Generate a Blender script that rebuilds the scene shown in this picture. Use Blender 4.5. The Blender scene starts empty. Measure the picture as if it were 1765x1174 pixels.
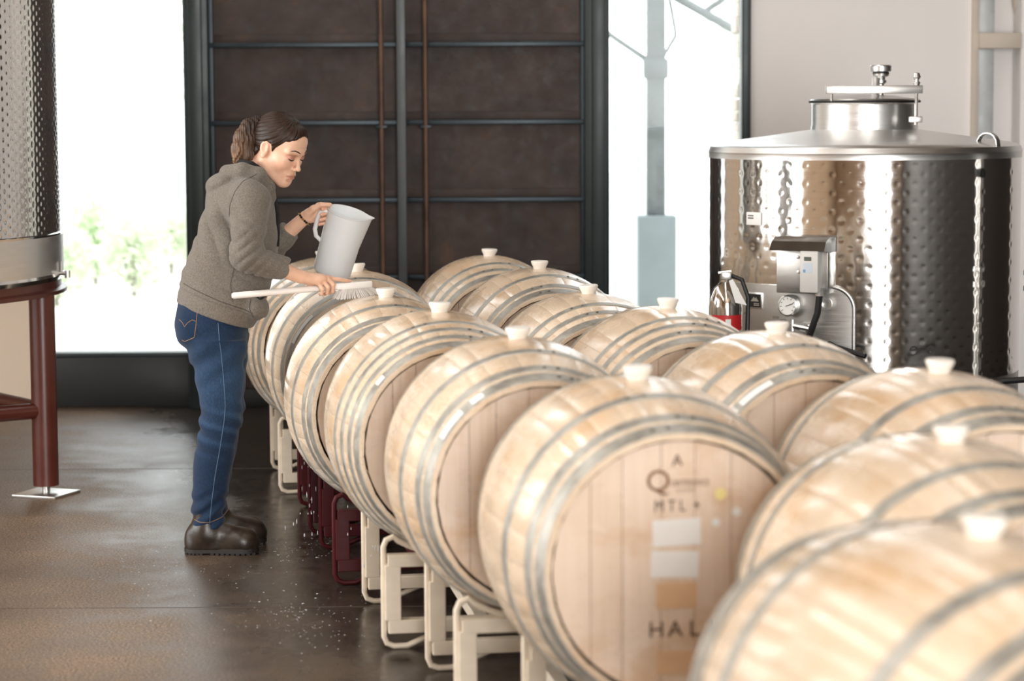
import bpy, bmesh, math, random
import numpy as np
from mathutils import Matrix, Vector
random.seed(7)
R = math.radians
scene = bpy.context.scene
C = scene.collection

# ------------------------------------------------------------------ camera
F_PX, PITCH, CAM_H, ROLL = 4111.0, 0.0981, 1.637, R(0.3)
cam_d = bpy.data.cameras.new('camera')
cam = bpy.data.objects.new('camera', cam_d)
C.objects.link(cam)
cam_d.sensor_width = 36.0
cam_d.lens = F_PX / 1765.0 * 36.0
CAM_M = Matrix.Translation((0, 0, CAM_H)) @ Matrix.Rotation(math.pi / 2 - PITCH, 4, 'X') @ Matrix.Rotation(-ROLL, 4, 'Z')
cam.matrix_world = CAM_M
cam_d.clip_end = 300
cam_d.dof.use_dof = True
cam_d.dof.focus_distance = 8.85
cam_d.dof.aperture_fstop = 2.7
scene.camera = cam

# ------------------------------------------------------------------ sky, lights, exposure
scene.view_settings.view_transform = 'Standard'
scene.view_settings.look = 'None'
scene.view_settings.exposure = 0.0
scene.view_settings.gamma = 1.0
scene.view_settings.use_curve_mapping = False
world = bpy.data.worlds.new('overcast_sky')
scene.world = world
world.use_nodes = True
wbg = world.node_tree.nodes['Background']
wbg.inputs[0].default_value = (0.94, 0.98, 1.0, 1)
wbg.inputs[1].default_value = 3.4

def area(name, loc, rot, sx, sy, power, col=(1, 1, 1)):
    d = bpy.data.lights.new(name, 'AREA')
    d.shape = 'RECTANGLE'
    d.size, d.size_y, d.energy, d.color = sx, sy, power, col
    o = bpy.data.objects.new(name, d)
    o.location, o.rotation_euler = loc, rot
    C.objects.link(o)
    return o
# unseen ceiling fill lamps added to brighten the room; fill lamps also added at an assumed door behind the camera and an assumed bay on the left
area('added_ceiling_fill', (-3.4, 5.5, 4.93), (0, 0, 0), 0.6, 13, 270, (1.0, 0.97, 0.93))
area('added_ceiling_fill', (0.6, 5.5, 4.93), (0, 0, 0), 0.35, 13, 95, (1.0, 0.97, 0.93))
area('assumed_door_fill', (1.9, -4.9, 2.0), (R(90), 0, 0), 3.6, 3.7, 980, (1.0, 0.98, 0.95))
area('assumed_bay_fill', (-6.4, 6.6, 2.0), (0, R(-90), 0), 2.8, 5.0, 290, (1.0, 0.98, 0.95))

# ------------------------------------------------------------------ measuring helper: photo pixel + real depth (or height) -> metres
def ray(px, py):
    d = CAM_M.to_3x3() @ Vector(((px - 882.5) / F_PX, -(py - 587.0) / F_PX, -1.0))
    return d
def at(px, py, Y):
    d = ray(px, py)
    t = Y / d.y
    return Vector((d.x * t, Y, CAM_H + d.z * t))
def at_z(px, py, z):
    d = ray(px, py)
    t = (z - CAM_H) / d.z
    return Vector((d.x * t, d.y * t, z))

# ------------------------------------------------------------------ objects and tags
def link(name, me, parent=None):
    o = bpy.data.objects.new(name, me)
    C.objects.link(o)
    if parent is not None:
        o.parent = parent
    return o
def empty(name, loc=(0, 0, 0), rz=0.0):
    o = bpy.data.objects.new(name, None)
    o.empty_display_size = 0.1
    C.objects.link(o)
    o.location = loc
    o.rotation_euler = (0, 0, rz)
    return o
def tag(o, label=None, cat=None, group=None, kind=None):
    if label: o['label'] = label
    if cat: o['category'] = cat
    if group: o['group'] = group
    if kind: o['kind'] = kind
    return o

# ------------------------------------------------------------------ mesh builder
class MB:
    def __init__(s):
        s.v, s.f = [], []
    def add(s, verts, faces):
        b = len(s.v)
        s.v += [tuple(p) for p in verts]
        s.f += [tuple(i + b for i in f) for f in faces]
        return s
    def box(s, x0, x1, y0, y1, z0, z1, bev=0.0):
        if bev <= 0:
            v = [(x, y, z) for x in (x0, x1) for y in (y0, y1) for z in (z0, z1)]
            f = [(0, 1, 3, 2), (4, 6, 7, 5), (0, 4, 5, 1), (2, 3, 7, 6), (0, 2, 6, 4), (1, 5, 7, 3)]
            return s.add(v, f)
        bm = bmesh.new()
        bmesh.ops.create_cube(bm, size=1)
        for q in bm.verts:
            q.co = Vector(((x0 + x1) / 2 + q.co.x * (x1 - x0), (y0 + y1) / 2 + q.co.y * (y1 - y0), (z0 + z1) / 2 + q.co.z * (z1 - z0)))
        bmesh.ops.bevel(bm, geom=bm.edges[:], offset=bev, segments=2, profile=0.5, affect='EDGES')
        bm.verts.index_update()
        s.add([q.co for q in bm.verts], [[q.index for q in f.verts] for f in bm.faces])
        bm.free()
        return s
    def tube(s, pts, r, n=10, caps=True, closed=False):
        pts = [Vector(p) for p in pts]
        m = len(pts)
        rs = r if isinstance(r, (list, tuple)) else [r] * m
        verts, faces = [], []
        prev = None
        for i, p in enumerate(pts):
            if closed:
                t = (pts[(i + 1) % m] - pts[i - 1]).normalized()
            else:
                t = (pts[min(i + 1, m - 1)] - pts[max(i - 1, 0)]).normalized()
            if prev is None:
                a = Vector((0, 0, 1)) if abs(t.z) < 0.9 else Vector((1, 0, 0))
                nrm = t.cross(a).normalized()
            else:
                nrm = (prev - t * prev.dot(t)).normalized()
            prev = nrm
            b = t.cross(nrm)
            for k in range(n):
                an = 2 * math.pi * k / n
                verts.append(p + (nrm * math.cos(an) + b * math.sin(an)) * rs[i])
        rng = m if closed else m - 1
        for i in range(rng):
            j = (i + 1) % m
            for k in range(n):
                l = (k + 1) % n
                faces.append((i * n + k, i * n + l, j * n + l, j * n + k))
        if caps and not closed:
            faces.append(tuple(range(n - 1, -1, -1)))
            faces.append(tuple((m - 1) * n + k for k in range(n)))
        return s.add(verts, faces)
    def lathe(s, prof, n=32, M=None, closed=False):
        """prof: list of (r, z) around local Z; M optional matrix"""
        verts, faces = [], []
        idx = []
        for (r, z) in prof:
            if r < 1e-6:
                idx.append([len(verts)]); verts.append(Vector((0, 0, z)))
            else:
                row = []
                for k in range(n):
                    a = 2 * math.pi * k / n
                    row.append(len(verts)); verts.append(Vector((r * math.cos(a), r * math.sin(a), z)))
                idx.append(row)
        pr = list(range(len(prof)))
        pairs = list(zip(pr[:-1], pr[1:])) + ([(pr[-1], 0)] if closed else [])
        for i, j in pairs:
            A, B = idx[i], idx[j]
            for k in range(n):
                l = (k + 1) % n
                if len(A) == 1 and len(B) == 1: continue
                if len(A) == 1: faces.append((A[0], B[l], B[k]))
                elif len(B) == 1: faces.append((A[k], A[l], B[0]))
                else: faces.append((A[k], A[l], B[l], B[k]))
        if M is not None:
            verts = [M @ p for p in verts]
        return s.add(verts, faces)
    def prism(s, outline, d0, d1, plane='xz'):
        """outline polygon extruded along the third axis from d0 to d1"""
        n = len(outline)
        def P(a, b, d):
            return {'xz': (a, d, b), 'xy': (a, b, d), 'yz': (d, a, b)}[plane]
        v = [P(a, b, d0) for a, b in outline] + [P(a, b, d1) for a, b in outline]
        f = [tuple(range(n)), tuple(range(2 * n - 1, n - 1, -1))]
        for k in range(n):
            l = (k + 1) % n
            f.append((k, k + n, l + n, l))
        return s.add(v, f)
    def mesh(s, name, m, smooth=True, ang=35, recalc=True):
        me = bpy.data.meshes.new(name)
        me.from_pydata(s.v, [], s.f)
        if recalc:
            bm = bmesh.new(); bm.from_mesh(me)
            bmesh.ops.recalc_face_normals(bm, faces=bm.faces[:])
            bm.to_mesh(me); bm.free()
        if smooth:
            me.shade_smooth()
            me.set_sharp_from_angle(angle=R(ang))
        if m is not None:
            me.materials.append(m)
        return me
    def build(s, name, m, parent=None, **k):
        return link(name, s.mesh(name, m, **k), parent)

def np_mesh(name, verts, quads, m, smooth=True, colors=None):
    me = bpy.data.meshes.new(name)
    verts = np.ascontiguousarray(verts, dtype=np.float32)
    quads = np.ascontiguousarray(quads, dtype=np.int32)
    nv, nf, k = len(verts), len(quads), quads.shape[1]
    me.vertices.add(nv); me.vertices.foreach_set('co', verts.ravel())
    me.loops.add(nf * k); me.loops.foreach_set('vertex_index', quads.ravel())
    me.polygons.add(nf)
    me.polygons.foreach_set('loop_start', np.arange(0, nf * k, k, dtype=np.int32))
    me.update(calc_edges=True)
    if colors is not None:
        ca = me.color_attributes.new('Col', 'FLOAT_COLOR', 'POINT')
        c4 = np.ones((nv, 4), np.float32); c4[:, :3] = colors
        ca.data.foreach_set('color', c4.ravel())
    if smooth:
        me.shade_smooth()
    me.materials.append(m)
    me.validate()
    return me

# ------------------------------------------------------------------ materials
class NT:
    def __init__(s, name):
        s.m = bpy.data.materials.new(name)
        s.m.use_nodes = True
        s.t = s.m.node_tree
        s.b = s.t.nodes['Principled BSDF']
        s.out = s.t.nodes['Material Output']
    def n(s, typ, **props):
        nd = s.t.nodes.new(typ)
        for k, v in props.items():
            setattr(nd, k, v)
        return nd
    def l(s, a, b):
        s.t.links.new(a, b)
    def coord(s, scale=(1, 1, 1), rnd=False, obj=True):
        tc = s.n('ShaderNodeTexCoord')
        mp = s.n('ShaderNodeMapping')
        mp.inputs['Scale'].default_value = scale
        if rnd:
            oi = s.n('ShaderNodeObjectInfo')
            ml = s.n('ShaderNodeVectorMath', operation='SCALE')
            cx = s.n('ShaderNodeCombineXYZ')
            for k in range(3): s.l(oi.outputs['Random'], cx.inputs[k])
            s.l(cx.outputs[0], ml.inputs[0]); ml.inputs['Scale'].default_value = 37.0
            ad = s.n('ShaderNodeVectorMath', operation='ADD')
            s.l(tc.outputs['Object' if obj else 'Generated'], ad.inputs[0]); s.l(ml.outputs[0], ad.inputs[1])
            s.l(ad.outputs[0], mp.inputs[0])
        else:
            s.l(tc.outputs['Object' if obj else 'Generated'], mp.inputs[0])
        return mp.outputs[0]
    def noise(s, vec, scale, detail=4, rough=0.6):
        nz = s.n('ShaderNodeTexNoise')
        nz.inputs['Scale'].default_value = scale
        nz.inputs['Detail'].default_value = detail
        nz.inputs['Roughness'].default_value = rough
        s.l(vec, nz.inputs['Vector'])
        return nz.outputs['Fac']
    def ramp(s, fac, stops):
        r = s.n('ShaderNodeValToRGB')
        el = r.color_ramp.elements
        while len(el) < len(stops): el.new(0.5)
        for e, (p, c) in zip(el, stops):
            e.position = p
            e.color = (c[0], c[1], c[2], 1) if isinstance(c, (tuple, list)) else (c, c, c, 1)
        s.l(fac, r.inputs[0])
        return r.outputs[0]
    def mix(s, fac, a, b, mode='MIX'):
        mx = s.n('ShaderNodeMix', data_type='RGBA', blend_type=mode)
        for sock, v in ((mx.inputs[0], fac), (mx.inputs[6], a), (mx.inputs[7], b)):
            if isinstance(v, (int, float)): sock.default_value = v
            elif isinstance(v, (tuple, list)): sock.default_value = (v[0], v[1], v[2], 1)
            else: s.l(v, sock)
        return mx.outputs[2]
    def math(s, op, a, b=0.0):
        q = s.n('ShaderNodeMath', operation=op)
        for i, v in enumerate((a, b)):
            if isinstance(v, (int, float)): q.inputs[i].default_value = v
            else: s.l(v, q.inputs[i])
        return q.outputs[0]
    def bump(s, h, strength=0.3, dist=0.01):
        b = s.n('ShaderNodeBump')
        b.inputs['Strength'].default_value = strength
        b.inputs['Distance'].default_value = dist
        s.l(h, b.inputs['Height'])
        s.l(b.outputs[0], s.b.inputs['Normal'])
    def set(s, col=None, rough=None, metal=None, spec=None, **k):
        for nm, v in (('Base Color', col), ('Roughness', rough), ('Metallic', metal), ('Specular IOR Level', spec)):
            if v is None: continue
            sock = s.b.inputs[nm]
            if isinstance(v, (int, float)): sock.default_value = v
            elif isinstance(v, (tuple, list)): sock.default_value = (v[0], v[1], v[2], 1)
            else: s.l(v, sock)
        for nm, v in k.items():
            s.b.inputs[nm.replace('_', ' ')].default_value = v
        return s
def srgb(r, g, b):
    f = lambda c: (c / 255 / 12.92) if c / 255 <= 0.04045 else ((c / 255 + 0.055) / 1.055) ** 2.4
    return (f(r), f(g), f(b))
def plain(name, col, rough=0.5, metal=0.0, var=0.12, scale=9.0, bump=0.0, spec=None):
    t = NT(name)
    v = t.coord()
    nz = t.noise(v, scale, 5)
    a = tuple(c * (1 - var) for c in col); b = tuple(min(1, c * (1 + var)) for c in col)
    t.set(col=t.ramp(nz, [(0.3, a), (0.7, b)]), metal=metal, spec=spec)
    t.set(rough=t.ramp(nz, [(0.3, max(0.02, rough * 0.85)), (0.7, min(1, rough * 1.15))]))
    if bump: t.bump(t.noise(v, scale * 8, 3), bump, 0.002)
    return t.m

M = {}
def wood(name, lo, mid, hi, rough, axis):
    t = NT(name)
    sc = [60, 60, 60]; sc[axis] = 0.9
    v = t.coord(tuple(sc), rnd=True)
    g = t.noise(v, 3.0, 6, 0.65)
    base = t.ramp(g, [(0.22, lo), (0.5, mid), (0.78, hi)])
    oi = t.n('ShaderNodeObjectInfo')
    var = t.ramp(oi.outputs['Random'], [(0.0, (0.93, 0.90, 0.86)), (0.35, (1, 0.985, 0.965)), (0.7, (0.97, 0.945, 0.91)), (1.0, (1.0, 1.0, 1.0))])
    c1 = t.mix(0.8, base, var, 'MULTIPLY')
    ge = t.n('ShaderNodeNewGeometry')
    mp = t.n('ShaderNodeMapping'); mp.inputs['Scale'].default_value = (1.0, 0.7, 1.6)
    t.l(ge.outputs['Position'], mp.inputs[0])
    st = t.noise(mp.outputs[0], 4.2, 6, 0.62)
    stain = t.ramp(st, [(0.52, 0.0), (0.68, 0.55)])
    c2 = t.mix(stain, c1, srgb(205, 160, 108))
    wetf = t.ramp(t.noise(mp.outputs[0], 6.0, 4), [(0.38, rough * 0.36), (0.62, rough * 1.05)])
    t.set(col=c2, rough=wetf, spec=0.5)
    t.bump(g, 0.12, 0.002)
    return t.m
M['stave'] = wood('oak_stave', srgb(213, 189, 161), srgb(225, 205, 181), srgb(232, 215, 195), 0.36, 1)
M['head'] = wood('oak_head', srgb(224, 201, 182), srgb(233, 213, 195), srgb(240, 223, 207), 0.55, 2)
def hoop_mat():
    t = NT('galvanised_hoop')
    v = t.coord((6, 6, 6), rnd=True)
    n = t.noise(v, 4, 6, 0.7)
    t.set(col=t.ramp(n, [(0.3, srgb(136, 134, 127)), (0.55, srgb(172, 169, 161)), (0.75, srgb(196, 193, 185))]), metal=0.55,
          rough=t.ramp(n, [(0.3, 0.38), (0.7, 0.55)]))
    t.bump(t.noise(v, 40, 3), 0.1, 0.001)
    return t.m
M['hoop'] = hoop_mat()
M['rivet'] = plain('dull_steel_rivet', srgb(120, 116, 108), 0.4, 0.8)
M['bung'] = plain('white_silicone', srgb(242, 238, 230), 0.45, 0, 0.03)
M['paper'] = plain('white_paper', srgb(240, 240, 238), 0.6, 0, 0.03)
M['ink'] = plain('branded_ink', srgb(92, 62, 44), 0.8, 0, 0.25, 60)
M['ink_logo'] = plain('burnt_logo_ink', srgb(128, 88, 60), 0.8, 0, 0.25, 60)
M['tan_patch'] = plain('tan_patch', srgb(226, 188, 150), 0.7, 0, 0.06, 30)
M['yellow_dot'] = plain('yellow_sticker', srgb(236, 222, 150), 0.6, 0, 0.03)
M['cream_paint'] = plain('cream_enamel', srgb(226, 212, 192), 0.42, 0, 0.07, 14, 0.05)
M['maroon_paint'] = plain('maroon_enamel', srgb(70, 16, 21), 0.5, 0, 0.15, 14, 0.05, 0.25)
M['brown_paint'] = plain('red_brown_enamel', srgb(84, 40, 32), 0.32, 0, 0.12, 10, 0.03)
M['frame_dark'] = plain('dark_green_steel', srgb(44, 54, 54), 0.42, 0.2, 0.15, 4)
M['sill_dark'] = plain('black_sill_paint', srgb(26, 28, 28), 0.5, 0, 0.2, 3)
M['rib_steel'] = plain('blue_black_steel', srgb(48, 58, 64), 0.4, 0.5, 0.2, 5)
M['bar_steel'] = plain('grey_flat_steel', srgb(84, 88, 90), 0.5, 0.4, 0.12, 5)
def rust():
    t = NT('rusted_steel_plate')
    v = t.coord((1, 1, 1), rnd=True)
    a = t.noise(v, 2.6, 8, 0.68)
    b = t.noise(v, 13, 6, 0.7)
    mx = t.math('ADD', t.math('MULTIPLY', a, 0.65), t.math('MULTIPLY', b, 0.35))
    t.set(col=t.ramp(mx, [(0.34, srgb(34, 28, 27)), (0.47, srgb(56, 46, 43)), (0.58, srgb(72, 58, 52)), (0.68, srgb(98, 76, 64))]),
          rough=t.ramp(b, [(0.3, 0.5), (0.7, 0.75)]), metal=0.15)
    t.bump(b, 0.2, 0.004)
    return t.m
M['rust'] = rust()
M['rust_rod'] = plain('rusty_rod', srgb(98, 74, 61), 0.55, 0.3, 0.45, 7)
M['white_wall'] = plain('white_plaster', srgb(243, 239, 237), 0.8, 0, 0.02, 2, 0.03)
M['cream_wall'] = plain('cream_plaster', srgb(226, 208, 188), 0.8, 0, 0.03, 2, 0.03)
M['dark_wall'] = plain('dark_timber_wall', srgb(40, 32, 27), 0.6, 0, 0.25, 3)
M['tan_wall'] = plain('tan_plaster_wall', srgb(190, 164, 136), 0.8, 0, 0.06, 1.5)
M['ceil'] = plain('timber_ceiling', srgb(150, 128, 104), 0.8, 0, 0.15, 3)
M['galv'] = plain('galvanised_column', srgb(188, 192, 192), 0.5, 0.3, 0.1, 12)
M['tan_trim'] = plain('tan_steel_trim', srgb(206, 194, 180), 0.55, 0, 0.05, 4)
def steel(name, col, rough, aniso=0.0):
    t = NT(name)
    v = t.coord((1, 1, 40))
    n = t.noise(v, 6, 4)
    t.set(col=t.ramp(n, [(0.3, tuple(c * 0.92 for c in col)), (0.7, col)]), metal=1.0,
          rough=t.ramp(n, [(0.3, rough * 0.85), (0.7, rough * 1.2)]))
    return t.m
M['mirror'] = steel('polished_stainless', (0.80, 0.78, 0.75), 0.10)
M['brushed'] = steel('brushed_stainless', (0.86, 0.86, 0.85), 0.34)
M['satin'] = steel('satin_stainless', (0.62, 0.61, 0.59), 0.36)
M['black_rubber'] = plain('black_rubber', srgb(24, 24, 25), 0.5, 0, 0.2)
M['grey_plastic'] = plain('light_grey_plastic', srgb(212, 210, 206), 0.45, 0, 0.03)
M['lcd'] = plain('grey_green_screen', srgb(88, 92, 86), 0.25, 0, 0.05)
M['blue_print'] = plain('blue_print', srgb(120, 160, 200), 0.6, 0, 0.05)
M['dial'] = plain('white_dial', srgb(236, 236, 232), 0.4, 0, 0.02)
M['black_print'] = plain('black_print', srgb(22, 22, 22), 0.5, 0, 0.1)
M['red_print'] = plain('red_label', srgb(196, 40, 44), 0.45, 0, 0.05)
def glass():
    t = NT('clear_window_glass')
    tr = t.n('ShaderNodeBsdfTransparent'); gl = t.n('ShaderNodeBsdfGlossy'); fr = t.n('ShaderNodeFresnel'); mx = t.n('ShaderNodeMixShader')
    gl.inputs['Roughness'].default_value = 0.02; fr.inputs[0].default_value = 1.2
    nz = t.noise(t.coord((1, 1, 1)), 0.6, 2)
    t.l(t.ramp(nz, [(0.3, (0.97, 0.99, 0.98)), (0.7, (1, 1, 1))]), tr.inputs[0])
    t.l(fr.outputs[0], mx.inputs[0]); t.l(tr.outputs[0], mx.inputs[1]); t.l(gl.outputs[0], mx.inputs[2])
    t.l(mx.outputs[0], t.out.inputs[0])
    return t.m
M['glass'] = glass()
def floor_mat():
    t = NT('worn_concrete')
    v = t.coord((1, 1, 1))
    big = t.noise(v, 0.55, 5, 0.6)
    med = t.noise(v, 2.4, 6, 0.65)
    fine = t.noise(v, 120, 3, 0.85)
    base = t.ramp(t.math('ADD', t.math('MULTIPLY', big, 0.5), t.math('MULTIPLY', med, 0.5)),
                  [(0.36, srgb(84, 70, 57)), (0.5, srgb(109, 92, 76)), (0.64, srgb(134, 115, 96))])
    speck = t.ramp(fine, [(0.40, (0.15, 0.14, 0.14)), (0.5, (0.9, 0.9, 0.9)), (0.60, (2.2, 2.15, 2.05))])
    c = t.mix(0.75, base, speck, 'MULTIPLY')
    # hosed-down area around the racks
    sp = t.n('ShaderNodeSeparateXYZ'); t.l(v, sp.inputs[0])
    # distance from the line of the racks
    line = t.math('ADD', sp.outputs['X'], t.math('MULTIPLY', sp.outputs['Y'], 0.22))   # x + .22y : about 1.3 at the left legs
    edge = t.math('ADD', line, t.math('MULTIPLY', t.math('SUBTRACT', t.noise(v, 1.7, 5, 0.65), 0.5), 1.0))
    wet = t.ramp(t.math('MULTIPLY', t.math('SUBTRACT', edge, 0.40), 1.6), [(0.0, 0.0), (1.0, 1.0)])
    pud = t.ramp(t.math('MULTIPLY', t.noise(t.coord((1.3, 0.8, 1)), 11, 7, 0.75), wet), [(0.42, 0.0), (0.66, 1.0)])
    c2 = t.mix(t.math('MULTIPLY', wet, 0.86), c, (0.020, 0.017, 0.015))
    c3 = t.mix(t.math('MULTIPLY', pud, 0.6), c2, (0.02, 0.018, 0.016))
    r0 = t.ramp(med, [(0.35, 0.46), (0.65, 0.66)])
    r1 = t.mix(wet, r0, (0.22,) * 3)
    r2 = t.mix(pud, r1, (0.14,) * 3)
    t.set(col=c3, rough=r2, spec=0.32)
    bh = t.mix(pud, fine, (0.4,) * 3)
    t.bump(bh, 0.25, 0.003)
    return t.m
M['floor'] = floor_mat()
# ================================================================== the setting
def struct(o): return tag(o, kind='structure')
WY = 13.05          # plane of the end wall
X_DL, X_DR = at(365, 400, WY).x, at(1010, 400, WY).x
fl = struct(MB().box(-6.6, 6.6, -5.2, 13.3, -0.2, 0.0).build('floor', M['floor'], smooth=False))
cut = plain('floor_joint_filler', srgb(84, 72, 62), 0.7, 0, 0.1)
for jy in (7.72, 10.75):
    MB().box(-6.5, 6.5, jy - 0.002, jy + 0.002, -0.002, 0.0008).build('control_joint', cut, fl, smooth=False)
struct(MB().box(-6.8, 6.8, -5.4, 13.5, 5.0, 5.2).build('ceiling', M['ceil'], smooth=False))
# left wall with an assumed bay opening, right wall of dark timber, wall behind the camera with an assumed door opening
struct(MB().box(-6.8, -6.6, -5.2, 13.3, 0, 0.55).box(-6.8, -6.6, -5.2, 13.3, 3.5, 5.0).box(-6.8, -6.6, -5.2, 4.0, .55, 3.5)
       .box(-6.8, -6.6, 9.2, 13.3, .55, 3.5).build('wall_left', M['tan_wall'], smooth=False))
struct(MB().box(6.6, 6.8, -5.2, 13.3, 0, 5.0).build('wall_right', M['dark_wall'], smooth=False))
struct(MB().box(-6.8, 0.05, -5.4, -5.2, 0, 5).box(3.75, 6.8, -5.4, -5.2, 0, 5).box(0.05, 3.75, -5.4, -5.2, 3.9, 5)
       .build('wall_front', M['tan_wall'], smooth=False))
# end wall: plaster either side of the glazed opening
xwl = at(72, 400, WY).x
xwr = at(1293, 200, WY).x
struct(MB().box(-6.8, xwl, WY, WY + 0.18, 0, 5).build('wall_back', M['cream_wall'], smooth=False))
xe = at(1672, 200, WY).x
struct(MB().box(xwr, xe, WY, WY + 0.18, 0, 5).build('wall_back', M['white_wall'], smooth=False))
struct(MB().box(xe, 6.8, WY + 0.16, WY + 0.3, 0, 5).build('wall_back', M['white_wall'], smooth=False))
struct(MB().box(xwl, xwr, WY, WY + 0.18, 4.2, 5).build('wall_back', M['dark_wall'], smooth=False))
# steelwork at the right end of that wall
x0, x1 = at(1672, 200, WY).x, at(1684, 200, WY).x
struct(MB().box(x0, x1, WY - 0.03, WY + 0.2, 0, 5, 0.004).build('trim_1', M['tan_trim']))
x0, x1 = at(1685, 200, WY).x, at(1714, 200, WY).x
struct(MB().box(x0, x1, WY + 0.03, WY + 0.15, 0, 5, 0.006).build('trim_2', M['galv']))
z0, z1 = at(1700, 84, WY).z, at(1700, 57, WY).z
struct(MB().box(at(1688, 70, WY - .05).x, at(1757, 70, WY).x, WY - 0.06, WY + 0.02, z0, z1, 0.004).build('trim_3', M['tan_trim']))
a, b = at(1712, 0, WY + .1), at(1772, 310, WY + .1)
x0, x1 = at(1755, 200, WY).x, at(1800, 200, WY).x
struct(MB().box(x0, x1, WY - 0.05, WY + 0.15, 0, 5, 0.004).build('trim_4', M['white_wall']))
db = struct(MB().tube([at(1748, -40, WY + .12), at(1764, 60, WY + .12)], 0.03, 8).build('trim_5', M['tan_trim']))

def window(n, xa, xb, z0, z1, side):
    fr = 0.05
    w = empty('window_%d' % n, ((xa + xb) / 2, WY, z0))
    struct(w)
    h, hw = z1 - z0, (xb - xa) / 2
    for nm, bx in (('window_frame', (-hw, -hw + fr, 0, h)), ('window_frame', (hw - fr, hw, 0, h)), ('window_frame', (-hw, hw, h - fr, h)), ('window_frame', (-hw, hw, 0, fr * 0.5))):
        MB().box(bx[0], bx[1], -0.03, 0.1, bx[2], bx[3], 0.004).build(nm, M['frame_dark'], w)
    MB().add([(-hw + fr, .033, fr * .5), (hw - fr, .033, fr * .5), (hw - fr, .033, h - fr), (-hw + fr, .033, h - fr)], [(0, 1, 2, 3)]).build('pane', M['glass'], w, smooth=False)
    return w
zs = at(200, 615, WY).z
pl0, pl1 = at(324, 300, WY).x, X_DL
window(1, xwl - 0.02, pl0 + 0.05, zs, 4.2, -1)
pr0, pr1 = X_DR, at(1049, 300, WY).x
xg = at(1268, 200, WY).x
window(2, pr1 - 0.05, xwr, 0.0, 4.2, 1)
# dark upstand below the left window and the door posts
struct(MB().box(xwl, pl0, WY - 0.05, WY + 0.12, 0, zs, 0.005).build('baseboard_back', M['sill_dark']))
struct(MB().box(pl0, pl1 + 0.01, WY - 0.12, WY + 0.1, 0, 4.2, 0.006).box(pl0 + .03, pl1 - .02, WY - 0.15, WY - .11, 0, 4.2, 0.006).build('trim_6', M['frame_dark']))
struct(MB().box(pr0 - 0.01, pr1, WY - 0.12, WY + 0.1, 0, 4.2, 0.006).box(pr0 + .03, pr1 - .02, WY - 0.15, WY - .11, 0, 4.2, 0.006).build('trim_7', M['frame_dark']))

# rusted double door: plates between ribs
xm = at(692, 300, WY).x
rz = [at(500, y, WY - 0.06).z for y in (78, 213, 345, 479)]
pitch = (rz[0] - rz[3]) / 3
levels = sorted([rz[3] + pitch * k for k in range(-4, 10)])
levels = [z for z in levels if 0.12 < z < 4.15]
for n, (xa, xb) in enumerate(((pl1, xm - 0.004), (xm + 0.004, pr0))):
    d = struct(empty('door_%d' % (n + 1), ((xa + xb) / 2, WY, 0)))
    hw = (xb - xa) / 2
    edges = [0.0] + levels + [4.2]
    for k in range(len(edges) - 1):
        MB().box(-hw, hw, -0.01, 0.03, edges[k], edges[k + 1] - 0.002, 0.003).build('panel', M['rust'], d, smooth=False)
    for z in levels:
        MB().box(-hw, hw, -0.075, -0.01, z - 0.012, z + 0.014, 0.003).build('rib', M['rib_steel'], d)
        MB().box(-hw, hw, -0.022, -0.008, z + 0.014, z + 0.06, 0.003).build('rib_flange', M['rust'], d)
    s = -1 if n == 0 else 1
    MB().box(-hw if n == 0 else hw - 0.03, -hw + 0.03 if n == 0 else hw, -0.05, -0.01, 0, 4.2, 0.003).build('stile', M['rib_steel'], d)
    MB().box(-hw, hw, -0.08, -0.01, 0.0, 0.10, 0.004).build('kick_rail', M['sill_dark'], d)
    px = 659 if n == 0 else 735
    x = at(px, 300, WY - 0.1).x - (xa + xb) / 2
    MB().tube([(x + 0.0, -0.10, 0.06), (x, -0.10, 4.15)], 0.0135, 12).build('bolt_rod', M['rust_rod'], d)
    for z in levels[::3]:
        MB().box(x - 0.03, x + 0.03, -0.112, -0.07, z - 0.03, z - 0.014, 0.002).build('rod_guide', M['rib_steel'], d)
x = at(693, 300, WY - 0.12).x
struct(MB().box(x - 0.024, x + 0.024, WY - 0.125, WY - 0.078, 0.0, 4.2, 0.003).build('trim_8', M['bar_steel']))

# ------------------------------------------------------------------ outside
pave = plain('pale_paving', srgb(222, 220, 214), 0.8, 0, 0.03, 0.8)  # the paving's own pale colour
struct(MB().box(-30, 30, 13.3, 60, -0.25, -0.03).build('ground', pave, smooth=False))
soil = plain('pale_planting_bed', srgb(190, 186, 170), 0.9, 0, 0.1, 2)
def leafmat(name, a, b):
    t = NT(name)
    oi = t.noise(t.coord((1, 1, 1)), 3.0, 3)
    col = t.ramp(oi, [(0.3, a), (0.7, b)])
    t.set(col=col, rough=0.5)
    tr = t.n('ShaderNodeBsdfTranslucent'); mx = t.n('ShaderNodeMixShader'); mx.inputs[0].default_value = 0.4
    t.l(col, tr.inputs[0]); t.l(t.b.outputs[0], mx.inputs[1]); t.l(tr.outputs[0], mx.inputs[2]); t.l(mx.outputs[0], t.out.inputs[0])
    return t.m
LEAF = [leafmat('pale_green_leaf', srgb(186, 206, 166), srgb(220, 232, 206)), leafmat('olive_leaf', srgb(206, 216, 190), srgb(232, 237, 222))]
bark = plain('grey_bark', srgb(150, 142, 132), 0.9, 0, 0.2, 14, 0.2)
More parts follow.
